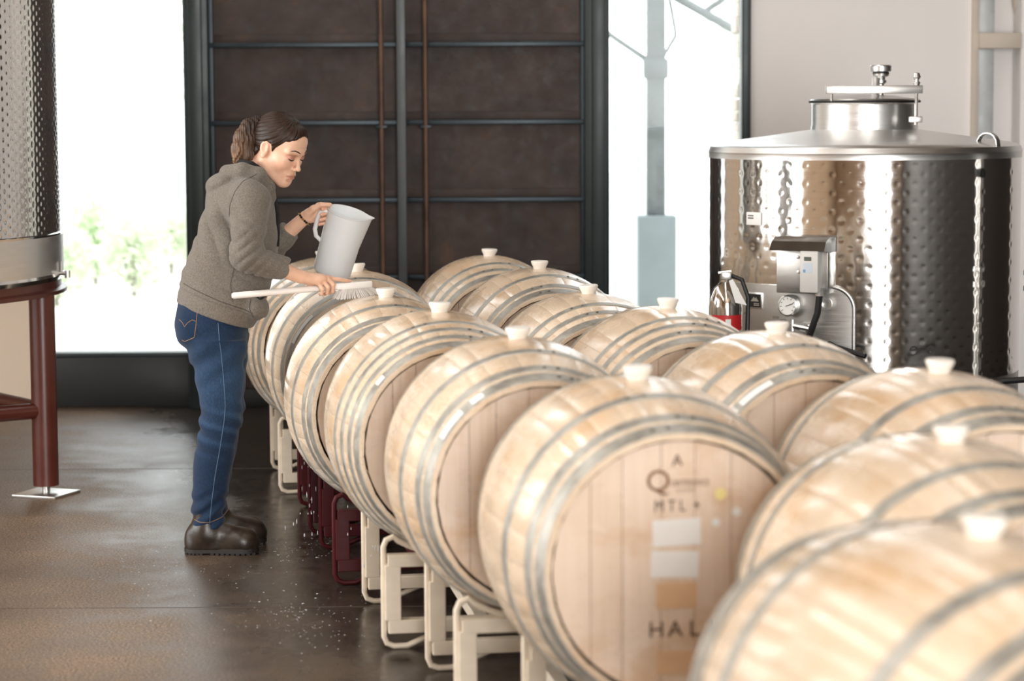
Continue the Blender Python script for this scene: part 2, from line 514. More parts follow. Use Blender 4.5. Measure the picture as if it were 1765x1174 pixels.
def leaves(name, parent, centre, rad, n, size, mat, rng):
    v, f = [], []
    for k in range(n):
        d = Vector((rng.gauss(0, 1), rng.gauss(0, 1), rng.gauss(0, 1))).normalized() * (rng.random() ** 0.45)
        p = Vector((centre[0] + d.x * rad[0], centre[1] + d.y * rad[1], max(0.02, centre[2] + d.z * rad[2])))
        a = Vector((rng.uniform(-1, 1), rng.uniform(-1, 1), rng.uniform(-.6, 1))).normalized()
        b = a.cross(Vector((rng.uniform(-1, 1), rng.uniform(-1, 1), rng.uniform(-1, 1)))).normalized()
        s = size * rng.uniform(0.6, 1.3)
        i = len(v)
        v += [p - a * s, p + b * s * .42, p + a * s, p - b * s * .42]
        f.append((i, i + 1, i + 2, i + 3))
    o = MB(); o.v, o.f = [tuple(q) for q in v], f
    ob = o.build(name, mat, parent, smooth=False, recalc=False)
    ob['kind'] = 'stuff'
    return ob
rng = random.Random(3)
bushes = [((98, 505), 20.2, .62, 'pale green shrub outside, at the left edge of the window beside the dimpled tank'),
          ((165, 500), 22.6, .8, 'tallest pale shrub outside the left window, midway along the paving edge'),
          ((232, 503), 21.2, .75, 'rounded pale shrub outside the left window, right of the tallest one'),
          ((296, 500), 24.0, .66, 'low pale shrub outside the left window, closest to the door post')]
for (p, Y, h, lab) in bushes:
    g = at(p[0], p[1], Y)
    e = empty('shrub', (g.x, Y, -0.03)); tag(e, lab, 'shrub', 'shrubs along the paving outside')
    for k in range(4):
        MB().tube([(0, 0, 0), (rng.uniform(-.15, .15), rng.uniform(-.15, .15), h * .7)], [0.02, 0.008], 6).build('stem', bark, e)
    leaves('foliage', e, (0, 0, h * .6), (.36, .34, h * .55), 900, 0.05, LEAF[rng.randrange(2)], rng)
trees = [(-5.2, 27.0, 4.2, 'pale leafy tree outside the left window, seen beside the dimpled tank'),
         (-3.9, 30.0, 4.6, 'faint pale tree outside the left window, beside the door post'),
         (3.1, 31.0, 3.4, 'faint pale tree outside the right window, between porch post and tank')]
for (x, Y, h, lab) in trees:
    e = empty('tree', (x, Y, -0.03)); tag(e, lab, 'tree', 'faint trees outside')
    MB().tube([(0, 0, 0), (.05, .03, h * .4), (.0, 0, h * .75)], [0.10, 0.08, 0.04], 8).build('trunk', bark, e)
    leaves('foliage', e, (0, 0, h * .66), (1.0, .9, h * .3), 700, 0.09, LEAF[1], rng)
# porch post on a plinth, with knee braces
pc = plain('weathered_porch_post', srgb(120, 128, 130), 0.8, 0, 0.25, 9, 0.2)
pb = plain('grey_plinth', srgb(138, 150, 154), 0.85, 0, 0.08, 4, 0.1)
PY = 16.0
b0, b1, zt = at(1098, 400, PY).x, at(1164, 400, PY).x, at(1130, 371, PY).z
e = empty('porch_post', ((b0 + b1) / 2, PY, -0.03)); tag(e, 'grey porch post on a square plinth with diagonal braces, outside right window', 'post')
hw = (b1 - b0) / 2
MB().box(-hw, hw, -hw, hw, 0, zt + 0.03, 0.01).build('plinth', pb, e)
p0, p1 = at(1114, 250, PY).x - e.location.x, at(1146, 250, PY).x - e.location.x
MB().box(p0, p1, -0.065, 0.065, zt + 0.03, 4.6, 0.008).build('shaft', pc, e)
zz = at(1130, 112, PY).z + .03
MB().box(p0 - .02, p1 + .02, -0.08, 0.08, zz - .09, zz + .04, 0.01).build('brace_collar', pc, e)
def rel(px, py): q = at(px, py, PY); return (q.x - e.location.x, 0, q.z + 0.03)
MB().tube([rel(1122, 108), rel(1040, 52)], 0.018, 8).build('brace', pc, e)
MB().tube([rel(1140, 105), rel(1165, 60), rel(1158, 20), rel(1150, -20)], 0.012, 8).build('brace', pc, e)
MB().tube([rel(1160, -8), rel(1280, 60)], 0.03, 8).build('brace', pc, e)
MB().tube([rel(1212, 22), rel(1262, -12)], 0.02, 8).build('brace', pc, e)
# stone pier edge just outside the right window
st = plain('pale_stone', srgb(206, 200, 190), 0.9, 0, 0.1, 8, 0.3)
xp = at(1267, 200, 13.7).x
pe = empty('stone_pier', (xp + .3, 13.7, -0.03)); tag(pe, 'pale rough stone pier outside, along the right edge of right window', 'pier')
z = 0
k = 0
while z < 4.4:
    h = rng.uniform(.05, .1)
    j = rng.uniform(-.012, .012)
    MB().box(-.3 + j, .3, -.15, .15, z, z + h - .004, 0.01).build('stone', st, pe)
    z += h
# ================================================================== barrels and racks
BL, BR, BH = 0.462, 0.364, 0.297        # half length, bilge radius, end radius
def prof(y): return BR - (BR - BH) * min(1.0, abs(y) / BL) ** 2
def stave_mesh(deg):
    mb = MB()
    n = 12
    ys = [-BL + 2 * BL * k / n for k in range(n + 1)]
    hw = R(deg) / 2
    cols = [(-1.0, -0.0007), (-0.93, 0.0), (0.0, 0.0), (0.93, 0.0), (1.0, -0.0007)]
    v = []
    for y in ys:
        r = prof(y)
        for (a, d) in cols:
            an = a * (hw - 0.0006)
            v.append(((r + d) * math.sin(an), y, (r + d) * math.cos(an)))
        ri = r - 0.026
        if abs(y) > BL - 0.001: ri = r - 0.012          # bevelled chime
        for a in (-1, 1):
            an = a * (hw - 0.0006)
            v.append((ri * math.sin(an), y, ri * math.cos(an)))
    f = []
    m = 7
    for k in range(n):
        b, c = k * m, (k + 1) * m
        for j in range(4): f.append((b + j, b + j + 1, c + j + 1, c + j))
        f.append((b + 4, b + 6, c + 6, c + 4)); f.append((b + 5, b + 0, c + 0, c + 5)); f.append((b + 6, b + 5, c + 5, c + 6))
    for k in (0, n):
        b = k * m
        f.append((b, b + 1, b + 2, b + 3, b + 4, b + 6, b + 5))
    mb.add(v, f)
    return mb.mesh('stave', M['stave'], ang=40)
STAVE = {d: stave_mesh(d) for d in (9, 12, 15)}
def hoop_mesh(y0, y1):
    mb = MB()
    n = 72
    v, f = [], []
    for k in range(n):
        a = 2 * math.pi * k / n
        for (y, t) in ((y0, 0.0002), (y0, 0.0020), ((y0 + y1) / 2, 0.0024), (y1, 0.0020), (y1, 0.0002)):
            r = prof(y) + t
            v.append((r * math.sin(a), y, r * math.cos(a)))
    for k in range(n):
        b, c = k * 5, ((k + 1) % n) * 5
        for j in range(4): f.append((b + j, b + j + 1, c + j + 1, c + j))
    mb.add(v, f)
    return mb.mesh('hoop', M['hoop'], ang=50)
PATTERN = {
    'six': [(0.412, 0.459), (0.354, 0.392), (0.200, 0.238)],
    'eight': [(0.418, 0.459), (0.360, 0.390), (0.284, 0.314), (0.200, 0.230)],
    'close': [(0.414, 0.459), (0.336, 0.370), (0.230, 0.264)],
}
HOOP = {}
for p, lst in PATTERN.items():
    for (a, b) in lst:
        HOOP[(a, b)] = (hoop_mesh(a, b), hoop_mesh(-b, -a))
RIVET = MB().lathe([(0.0055, -0.001), (0.0055, 0.001), (0.0035, 0.003), (0, 0.0036)], 8).mesh('rivet', M['rivet'])
BUNG = MB().lathe([(0.0, -0.02), (0.023, -0.02), (0.026, 0.004), (0.029, 0.010), (0.0345, 0.022), (0.0345, 0.027), (0.032, 0.0295), (0.0, 0.0285)], 24).mesh('bung', M['bung'])
# head planks
HR, HY = 0.2775, BL - 0.032
cuts = [-0.279, -0.195, -0.125, -0.04, 0.035, 0.115, 0.19, 0.279]
def head_plank(i):
    a, b = cuts[i] + 0.0007, cuts[i + 1] - 0.0007
    a, b = max(a, -HR + 0.0005), min(b, HR - 0.0005)
    n = 8
    xs = [a + (b - a) * k / n for k in range(n + 1)]
    top = [(x, math.sqrt(max(0, HR * HR - x * x))) for x in xs]
    out = top + [(x, -z) for x, z in reversed(top) if z > 1e-4]
    mb = MB().prism(out, -0.011, 0.011, 'xz')
    return mb.mesh('head_plank', M['head'], smooth=False)
PLANK = [head_plank(i) for i in range(len(cuts) - 1)]
NWID = [15] * 10 + [12] * 10 + [9] * 10
def curved_label(y0, y1, a0, a1, lift=0.0034):
    n = 10
    v, f = [], []
    for k in range(n + 1):
        a = R(a0 + (a1 - a0) * k / n)
        for y in (y0, y1):
            r = prof(y) + lift
            v.append((r * math.sin(a), y, r * math.cos(a)))
    for k in range(n): f.append((2 * k, 2 * k + 1, 2 * k + 3, 2 * k + 2))
    mb = MB(); mb.add(v, f)
    return mb.mesh('paper_label', M['paper'], recalc=False)
def barrel(x, y, ztop, rz, pattern, label, seed, bung=True, tilt=0.0):
    rg = random.Random(seed)
    e = empty('wine_barrel', (x, y, ztop - 2 * BR), rz)
    tag(e, label, 'barrel', 'oak wine barrels on the racks')
    w = NWID[:]
    w.remove(15); rg.shuffle(w); w = [15] + w
    ang = -7.5
    for d in w:
        o = link('stave', STAVE[d], e)
        o.location = (0, 0, BR); o.rotation_euler = (0, R(ang + d / 2), 0)
        ang += d
    for (a, b) in PATTERN[pattern]:
        for s in (0, 1):
            h = link('hoop', HOOP[(a, b)][s], e)
            h.location = (0, 0, BR)
            ra = R(rg.uniform(4, 16) * (1 if rg.random() < .7 else -1))
            for q in (-1, 1):
                yy = (a + b) / 2 * (1 if s == 0 else -1)
                r = prof(yy) + 0.0025
                rv = link('rivet', RIVET, h)
                aa = ra + q * 0.055
                rv.location = (r * math.sin(aa), yy, r * math.cos(aa)); rv.rotation_euler = (0, aa, 0)
    for s in (-1, 1):
        for pm in PLANK:
            o = link('head_plank', pm, e)
            o.location = (0, s * HY, BR)
    if bung:
        o = link('bung', BUNG, e); o.location = (0, 0, 2 * BR); o.rotation_euler = (R(rg.uniform(-3, 3)), R(rg.uniform(-3, 3)), 0)
    return e

HB = [0.990 - .009, 0.990 + .001, 0.990 - .024, 0.990 + .005, 0.990 + .013, 0.990 + .012, 0.99, 0.99]
ROT = 0.15
rg_bung = {0: (847, 442), 1: (935, 460), 2: (1022, 507), 3: (1142, 527), 4: (1325, 573), 5: (1628, 642)}
lf_bung = {2: (660, 512), 3: (757, 533), 4: (898, 577), 5: (1093, 652)}
SP = 0.732
centre = [(-0.46, 10.44), (-0.25, 9.46), (-0.085, 8.49), (0.135, 7.52), (0.378, 6.57), (0.655, 5.585)]
pos_l, pos_r = {}, {}
for i, (cx_, cy_) in enumerate(centre):
    h_ = Vector((math.cos(ROT), math.sin(ROT), 0)) * SP / 2
    pos_l[i] = Vector((cx_, cy_, 0)) - h_; pos_r[i] = Vector((cx_, cy_, 0)) + h_
pos_l[6] = at_z(1640, 760, HB[6]); pos_l[7] = at_z(1695, 922, HB[7])
for i_ in (6, 7): pos_l[i_].z = 0
LAB_L = ['leftmost oak barrel at the far end, just behind the jug and nearest the door',
         'second near-row oak barrel from the rusted door, paper label on its hoop',
         'wet oak barrel being scrubbed by the brush, on the maroon rack',
         'oak barrel with eight narrow hoops, right in front of the scrubbed barrel',
         'oak barrel with two white paper strips on its hoop, behind the barrel stamped HALL',
         'oak barrel with the big full head showing burnt logo, white labels and HALL',
         'blurred oak barrel at right edge, between the stamped barrel and the bottom right barrel',
         'closest and most blurred oak barrel, filling the bottom right corner']
LAB_R = ['farthest oak barrel of the right row, in front of the rusted door',
         'oak barrel of the right row, second from the rusted door',
         'oak barrel of the right row under the right window, third from the door',
         'oak barrel with eight narrow hoops in the right row, below the porch post',
         'oak barrel with a white label on its hoop, below the tank control box',
         'oak barrel at the right edge, standing just below the dark side of the tank']
PAT_L = ['close', 'six', 'six', 'eight', 'six', 'six', 'six', 'six']
PAT_R = ['close', 'six', 'close', 'eight', 'six', 'six']
BAR_L, BAR_R = {}, {}
for i in range(8):
    p = pos_l[i]
    BAR_L[i] = barrel(p.x, p.y, HB[i], ROT if i < 6 else (0.18, 0.30)[i - 6], PAT_L[i], LAB_L[i], 100 + i)
for i in range(6):
    p = pos_r[i]
    BAR_R[i] = barrel(p.x, p.y, HB[i], ROT, PAT_R[i], LAB_R[i], 200 + i)

def stick(b, y0, y1, a0, a1):
    o = link('paper_label', curved_label(y0, y1, a0, a1), b)
    o.location = (0, 0, BR); return o
stick(BAR_L[4], -0.452, -0.422, -60, -44); stick(BAR_L[4], -0.452, -0.422, -38, -31)
stick(BAR_L[1], -0.452, -0.422, -66, -42)
stick(BAR_R[4], -0.452, -0.422, -44, -25); stick(BAR_R[4], -0.452, -0.422, -52, -47)
stick(BAR_L[3], -0.452, -0.425, -52, -46)

# ---- printing on the head of the big barrel
def text_mesh(body, size, mat, name, extr=0.0006):
    cu = bpy.data.curves.new('lettering_curve', 'FONT')
    cu.body = body; cu.size = size; cu.align_x = 'CENTER'; cu.align_y = 'CENTER'; cu.extrude = extr; cu.resolution_u = 3
    ob = bpy.data.objects.new('lettering_tmp', cu); C.objects.link(ob)
    dg = bpy.context.evaluated_depsgraph_get(); dg.update()
    me = bpy.data.meshes.new_from_object(ob.evaluated_get(dg))
    bpy.data.objects.remove(ob); bpy.data.curves.remove(cu)
    me.name = name
    me.materials.clear(); me.materials.append(mat)
    return me
fb = BAR_L[5]
YF = -HY - 0.0118
def print_on(body, size, x, z, mat, sx=1.0, name='lettering'):
    o = link(name, text_mesh(body, size, mat, name), fb)
    o.location = (x, YF, BR + z); o.rotation_euler = (R(90), 0, 0); o.scale = (sx, 1, 1)
    return o
TX, TZ = -0.022, 0.030
print_on('A', 0.036, 0.018 + TX, 0.205 + TZ, M['ink'])
print_on('Q', 0.068, -0.024 + TX, 0.160 + TZ, M['ink_logo'])
print_on('UINTESSENCE', 0.019, 0.046 + TX, 0.156 + TZ, M['ink_logo'], 0.72)
print_on('C O O P', 0.011, 0.036 + TX, 0.140 + TZ, M['ink_logo'])
print_on('M T L  +', 0.036, 0.018 + TX, 0.106 + TZ, M['ink'], 0.80)
for k_, ch_ in enumerate('HALL'): print_on(ch_, 0.050, -0.028 + 0.042 * k_ + TX, -0.165 + TZ, M['ink'])
def patch(x0, x1, z0, z1, mat, name, rz=0):
    o = MB().box(-(x1 - x0) / 2, (x1 - x0) / 2, -0.0008, 0.0004, -(z1 - z0) / 2, (z1 - z0) / 2).build(name, mat, fb, smooth=False)
    o.location = ((x0 + x1) / 2, YF, BR + (z0 + z1) / 2); o.rotation_euler = (0, R(rz), 0)
    return o
patch(-0.036 + TX, 0.070 + TX, 0.020 + TZ, 0.078 + TZ, M['paper'], 'paper_label', -2)
patch(-0.040 + TX, 0.066 + TX, -0.050 + TZ, 0.008 + TZ, M['paper'], 'paper_label', 2)
patch(-0.028 + TX, 0.062 + TX, -0.118 + TZ, -0.062 + TZ, M['tan_patch'], 'tan_patch', 0)
patch(-0.028 + TX, 0.062 + TX, -0.262 + TZ, -0.212 + TZ, M['tan_patch'], 'tan_patch', 0)
for (x, z, r, m) in ((0.092, 0.160, 0.013, 'yellow_dot'), (0.128, 0.120, 0.010, 'paper'), (0.082, 0.098, 0.009, 'paper')):
    o = MB().lathe([(0.0, 0.0012), (r, 0.0012), (r, -0.001)], 16, Matrix.Rotation(R(90), 4, 'X')).build('sticker_dot', M[m], fb, smooth=False)
    o.location = (x, YF, BR + z)

# ---- racks
GAP, LO = 0.67, 0.2175
def rod_path(side, xc):
    pass
def rack(cx, cy, rz, mat, label, zsh, spread=SP):
    e = empty('barrel_rack', (cx, cy, 0), rz)
    tag(e, label, 'rack', 'steel barrel racks')
    W = spread / 2 + LO
    for s in (-1, 1):
        y = s * GAP / 2
        for q in (-1, 1):
            x = q * (W - 0.027)
            MB().box(x - 0.024, x + 0.024, y - 0.02, y + 0.02, 0.09, 0.255 + zsh, 0.003).build('leg', mat, e, ang=15)
        MB().box(-W + 0.012, W - 0.012, y - 0.02, y + 0.02, 0.248 + zsh, 0.286 + zsh, 0.003).build('upper_rail', mat, e, ang=15)
        MB().box(-W + 0.012, W - 0.012, y - 0.02, y + 0.02, 0.050, 0.092, 0.003).build('lower_rail', mat, e, ang=15)
        # saddle rod over the top: loops at the corners, cradles under both barrels
        r = prof(GAP / 2) + 0.0170
        zc = 0.990 - BR + zsh
        def cradle(c):
            pts = []
            for k in range(9):
                a = R(-30 + 7.5 * k)
                pts.append((c + r * math.sin(a), y, zc - r * math.cos(a)))
            return pts
        ct = 0.339 + zsh
        top = [(-W, y, 0.20), (-W, y, ct - 0.03), (-W + 0.009, y, ct - 0.009), (-W + 0.03, y, ct)] + cradle(-spread / 2) + cradle(spread / 2) + \
              [(W - 0.03, y, ct), (W - 0.009, y, ct - 0.009), (W, y, ct - 0.03), (W, y, 0.20)]
        MB().tube(top, 0.009, 10).build('saddle_rod', mat, e)
        bt = 0.009
        bot = [(-W, y, 0.20), (-W, y, bt + 0.03), (-W + 0.009, y, bt + 0.009), (-W + 0.03, y, bt), (-W + 0.07, y, bt), (-W + 0.085, y, bt + 0.006), (-W + 0.20, y, 0.062), (-W + 0.24, y, 0.07)]
        for q in (-1, 1):
            MB().tube([(q * p[0], p[1], p[2]) for p in bot], 0.009, 10).build('foot_rod', mat, e)
        q = spread / 2
        MB().tube([(-0.11, y, 0.07), (-0.07, y, bt + .004), (0.07, y, bt + .004), (0.11, y, 0.07)], 0.009, 10).build('foot_rod', mat, e)
        MB().box(-0.024, 0.024, y - 0.02, y + 0.02, 0.09, 0.255 + zsh, 0.003).build('leg', mat, e, ang=15)
    for q in (-1, 1):
        x = q * (W - 0.3)
        MB().box(x - 0.02, x + 0.02, -GAP / 2 + 0.02, GAP / 2 - 0.02, 0.052, 0.088, 0.003).build('side_bar', mat, e, ang=15)
    return e
RLAB = ['cream steel barrel rack nearest the rusted door', 'maroon steel barrel rack, farther of the two maroon ones',
        'maroon steel barrel rack, nearer one, under the scrubbed barrel', 'cream steel barrel rack just in front of the nearer maroon rack',
        'cream steel barrel rack under the barrel with two paper strips', 'cream steel barrel rack under the barrel stamped HALL',
        'cream steel barrel rack under the blurred barrel at right edge', 'cream steel barrel rack under the closest bottom right barrel']
for i in range(8):
    pl = Vector(pos_l[i])
    rt = ROT if i < 6 else (0.18, 0.30)[i - 6]
    c = pl + Vector((math.cos(rt), math.sin(rt), 0)) * SP / 2
    rack(c.x, c.y, rt, M['maroon_paint' if i in (1, 2) else 'cream_paint'], RLAB[i], HB[i] - 0.99)
# ================================================================== tanks
def dimple_jacket(name, Rr, z0, z1, sx, sz, depth, sig, nz, nth, mat, th0=0.0, th1=2 * math.pi, stag=True):
    closed = abs(th1 - th0 - 2 * math.pi) < 1e-6
    ncol = max(2, int(round((th1 - th0) * Rr / sx / 2)) * 2)
    th = np.linspace(th0, th1, nth + (0 if closed else 1), endpoint=not closed)
    z = np.linspace(z0, z1, nz + 1)
    T, Z = np.meshgrid(th, z)
    cx = (T - th0) / (th1 - th0) * ncol              # column coordinate
    cz = (Z - z0) / sz
    pitch = (th1 - th0) * Rr / ncol
    d = np.zeros_like(T)
    for par in (0, 1):
        u = (cx - par) / 2.0
        du = (u - np.round(u)) * 2 * pitch
        w = cz - 0.5 * par - 0.3
        dw = (w - np.round(w)) * sz
        rr = np.sqrt(du * du + dw * dw)
        d = d + np.exp(-(rr / sig) ** 2) - 0.30 * np.exp(-(rr / (sig * 0.33)) ** 2)
    edge = np.clip(np.minimum(Z - z0, z1 - Z) / 0.02, 0, 1)
    rad = Rr - depth * d * edge
    V = np.stack([rad * np.cos(T), rad * np.sin(T), Z], -1).reshape(-1, 3)
    n = len(th)
    i = np.arange(nz)[:, None]; j = np.arange(n if closed else n - 1)[None, :]
    a = i * n + j; b = i * n + (j + 1) % n
    q = np.stack([a, b, b + n, a + n], -1).reshape(-1, 4)
    return np_mesh(name, V, q, mat)

# ---------------- right tank
TY = 10.15
tc = at(1488, 400, TY)
TR = 0.655
zr = 1.445                                            # top of the shell
tk = empty('stainless_tank', (tc.x, TY, 0)); tag(tk, 'squat dimpled stainless wine tank with clamped lid, behind the right row of barrels', 'tank')
o = link('dimple_jacket', dimple_jacket('dimple_jacket', TR, 0.52, zr - 0.03, 0.0370, 0.074, 0.00065, 0.0100, 220, 960, M['mirror']), tk)
MB().lathe([(TR + .002, zr - 0.032), (TR + .002, zr - 0.012), (TR + 0.004, zr - 0.006), (TR - 0.004, zr + 0.016), (TR - 0.02, zr + 0.026), (TR - 0.05, zr + 0.032), (0.225, zr + 0.085), (0.225, zr + 0.10)], 96).build('conical_top', M['brushed'], tk)
MB().lathe([(0.0, 0.20), (TR - 0.05, 0.20), (TR - 0.01, 0.24), (TR, 0.26), (TR, 0.522)], 96).build('lower_shell', M['satin'], tk)
zn = zr + 0.085
MB().lathe([(0.222, zn - 0.005), (0.222, zn + 0.105), (0.227, zn + 0.112), (0.213, zn + 0.112), (0.213, zn)], 64).build('manway_neck', M['brushed'], tk)
lid = MB().lathe([(0.0, zn + 0.148), (0.12, zn + 0.142), (0.19, zn + 0.132), (0.226, zn + 0.128), (0.232, zn + 0.122), (0.226, zn + 0.118), (0.0, zn + 0.118)], 64).build('manway_lid', M['satin'], tk)
MB().lathe([(0.215, zn + 0.112), (0.234, zn + 0.112), (0.236, zn + 0.117), (0.234, zn + 0.122), (0.215, zn + 0.122)], 64, closed=True).build('gasket', M['black_rubber'], lid)
# clamp bar across the lid with hinge post and hand wheel
zb = zn + 0.165
MB().box(-0.195, 0.205, -0.245, -0.215, zb - 0.016, zb + 0.018, 0.003).build('clamp_bar', M['satin'], lid)
MB().tube([(-0.17, -0.23, zn + 0.12), (-0.17, -0.23, zb - 0.01)], 0.006, 8).build('hinge_pin', M['brushed'], lid)
MB().tube([(0.18, -0.236, zn + 0.02), (0.18, -0.236, zb + 0.04)], 0.007, 8).build('swing_bolt', M['brushed'], lid)
MB().lathe([(0.0, 0.0), (0.012, 0), (0.016, 0.012), (0.008, 0.02), (0.018, 0.034), (0.012, 0.05), (0.0, 0.054)], 14, Matrix.Translation((0.18, -0.236, zb + 0.018))).build('bolt_nut', M['brushed'], lid)
MB().box(0.15, 0.205, -0.245, -0.215, zn + 0.03, zn + 0.055, 0.004).build('bolt_bracket', M['brushed'], lid)
MB().tube([(0.03, -0.11, zn + 0.14), (0.03, -0.11, zb + 0.05)], 0.016, 10).build('vent_stem', M['brushed'], lid)
Mv = Matrix.Translation((0.065, -0.02, zn + 0.14))
MB().lathe([(0.012, 0), (0.014, 0.05), (0.024, 0.056), (0.024, 0.066), (0.018, 0.07), (0.02, 0.078), (0.034, 0.085), (0.036, 0.094), (0.03, 0.098), (0.044, 0.104), (0.046, 0.125), (0.042, 0.13), (0.0, 0.128)], 24, Mv).build('pressure_vent', M['brushed'], lid)
MB().lathe([(0.033, 0.0), (0.036, 0.006), (0.033, 0.012)], 24, Mv @ Matrix.Translation((0, 0, 0.088))).build('vent_gasket', M['black_rubber'], lid)
# lifting lugs (strap loops) on the rim
for (an, nm) in ((R(-42), 1), (R(172), 2)):
    rr = TR - 0.06
    c, s = math.cos(an), math.sin(an)
    pts = []
    for k in range(9):
        t = math.pi * k / 8
        pts.append(((rr + 0.005 - 0.045 * math.cos(t)) * c, (rr + 0.005 - 0.045 * math.cos(t)) * s, zr + 0.015 + 0.055 * math.sin(t) ** 0.8))
    mb = MB()
    tan = Vector((-s, c, 0)) * 0.014
    v, f = [], []
    for p in pts:
        p = Vector(p)
        nrm = (p - Vector((rr * c, rr * s, zr + 0.01))).normalized() * 0.005
        v += [p - tan, p + tan, p + tan + nrm, p - tan + nrm]
    for k in range(8):
        b = 4 * k
        for j in range(4): f.append((b + j, b + (j + 1) % 4, b + 4 + (j + 1) % 4, b + 4 + j))
    mb.add(v, f).build('lifting_lug', M['satin'], tk)
for k in range(4):
    an = R(45 + 90 * k)
    x, y = 0.52 * math.cos(an), 0.52 * math.sin(an)
    lg = MB().tube([(x, y, 0.03), (x, y, 0.24)], 0.035, 16).build('leg', M['satin'], tk)
    MB().lathe([(0, 0), (0.055, 0), (0.055, 0.012), (0.02, 0.03), (0, 0.03)], 20, Matrix.Translation((x, y, 0))).build('foot', M['satin'], lg)
def on_tank(px, py, lift=0.0):
    """point of the shell seen at that pixel (real intersection with the cylinder)"""
    d = ray(px, py); r = TR + lift
    a = d.x ** 2 + d.y ** 2; b = -2 * (d.x * tc.x + d.y * TY); c = tc.x ** 2 + TY ** 2 - r * r
    t = (-b - math.sqrt(max(0.0, b * b - 4 * a * c))) / (2 * a)
    return Vector((d.x * t - tc.x, d.y * t - TY, CAM_H + d.z * t))
def th_z(px, py):
    p = on_tank(px, py); return math.atan2(p.y, p.x), p.z
def curved_plate(name, t0, t1, z0, z1, r0, r1, mat, parent, corner=0.0):
    n, m = 24, 10
    v, f = [], []
    for i in range(n + 1):
        t = t0 + (t1 - t0) * i / n
        arc = (t1 - t) * TR
        zt = z1
        if corner > 0 and arc < corner: zt = z1 - corner + math.sqrt(max(0, corner ** 2 - (corner - arc) ** 2))
        v += [(r1 * math.cos(t), r1 * math.sin(t), z0), (r1 * math.cos(t), r1 * math.sin(t), zt), (r0 * math.cos(t), r0 * math.sin(t), zt), (r0 * math.cos(t), r0 * math.sin(t), z0)]
    for i in range(n):
        b = 4 * i
        for j in range(4): f.append((b + j, b + (j + 1) % 4, b + 4 + (j + 1) % 4, b + 4 + j))
    f += [(0, 1, 2, 3), (4 * n + 3, 4 * n + 2, 4 * n + 1, 4 * n)]
    return MB().add(v, f).build(name, mat, parent)
ta, za = th_z(1270, 486); tb, _ = th_z(1472, 520)
pn = curved_plate('service_plate', ta, tb, 0.44, za, TR - 0.002, TR + 0.012, M['satin'], tk, 0.09)
# bright edge trim following the plate's rounded corner
ed = []
for k in range(13):
    arc = 0.09 * (1 - math.sin(math.pi / 2 * k / 12)); zz = za - 0.09 + 0.09 * math.cos(math.pi / 2 * k / 12) if k else za
    t = tb - (0.09 - 0.09 * math.sin(math.pi / 2 * k / 12)) / TR
    ed.append(((TR + .012) * math.cos(t), (TR + .012) * math.sin(t), za - 0.09 + 0.09 * math.cos(math.pi / 2 * k / 12)))
ed.append(((TR + .012) * math.cos(tb), (TR + .012) * math.sin(tb), 0.44))
MB().tube(ed, 0.008, 8).build('edge_bead', M['brushed'], pn)
def local_frame(px, py, lift=0.014):
    p = on_tank(px, py, lift); t = math.atan2(p.y, p.x)
    n = Vector((math.cos(t), math.sin(t), 0)); u = Vector((-math.sin(t), math.cos(t), 0))     # u: to the right seen from outside
    Mx = Matrix(((u.x, -n.x, 0, p.x), (u.y, -n.y, 0, p.y), (0, 0, 1, p.z), (0, 0, 0, 1)))     # x right, y into the tank, z up
    return Mx
def place(o, Mx):
    o.matrix_local = Mx; return o
# control box with a hood, controller beside it
m = local_frame(1392, 455, 0.02)
bx = place(MB().box(-0.112, 0.105, -0.055, 0.02, -0.115, 0.085, 0.003).build('control_bracket', M['satin'], tk), m)
hood = []
for k in range(7):
    t = R(15 * k)
    hood.append((-0.06 - 0.05 * math.sin(t) * 1.0 + 0.0, 0.085 + 0.025 * math.cos(t)))
mb = MB()
out = [(0.02, 0.108), (-0.05, 0.112), (-0.095, 0.095), (-0.118, 0.06), (-0.112, 0.058), (-0.092, 0.088), (-0.05, 0.104), (0.02, 0.1)]
mb.prism(out, -0.118, 0.112, 'yz').build('hood', plain('dark_bronze_hood', srgb(70, 62, 54), 0.35, 0.6), bx)
MB().prism([(0.02, 0.1), (-0.05, 0.104), (-0.092, 0.088), (-0.112, 0.058), (-0.055, 0.05), (0.02, 0.05)], 0.104, 0.111, 'yz').build('hood_cheek', plain('dark_bronze_cheek', srgb(52, 48, 46), 0.4, 0.5), bx)
for (x, z) in ((-0.02, 0.03), (-0.018, -0.03), (0.0, -0.07)):
    MB().lathe([(0.007, 0), (0.007, 0.003), (0, 0.005)], 10, Matrix.Translation((x, -0.055, z)) @ Matrix.Rotation(R(90), 4, 'X')).build('screw', M['brushed'], bx)
ct = MB().box(0.008, 0.086, -0.115, -0.056, -0.108, 0.065, 0.008).build('controller', M['grey_plastic'], bx)
MB().box(0.028, 0.058, -0.1165, -0.114, 0.020, 0.036).build('screen', M['lcd'], ct, smooth=False)
MB().box(0.024, 0.062, -0.116, -0.1145, -0.028, 0.012).build('keypad', plain('pale_blue_keypad', srgb(196, 206, 216), 0.5), ct, smooth=False)
MB().box(0.024, 0.034, -0.1168, -0.1155, -0.026, -0.014).build('blue_key', M['blue_print'], ct, smooth=False)
MB().box(0.03, 0.09, -0.08, -0.05, 0.065, 0.085, 0.004).build('mounting_tab', M['brushed'], bx)
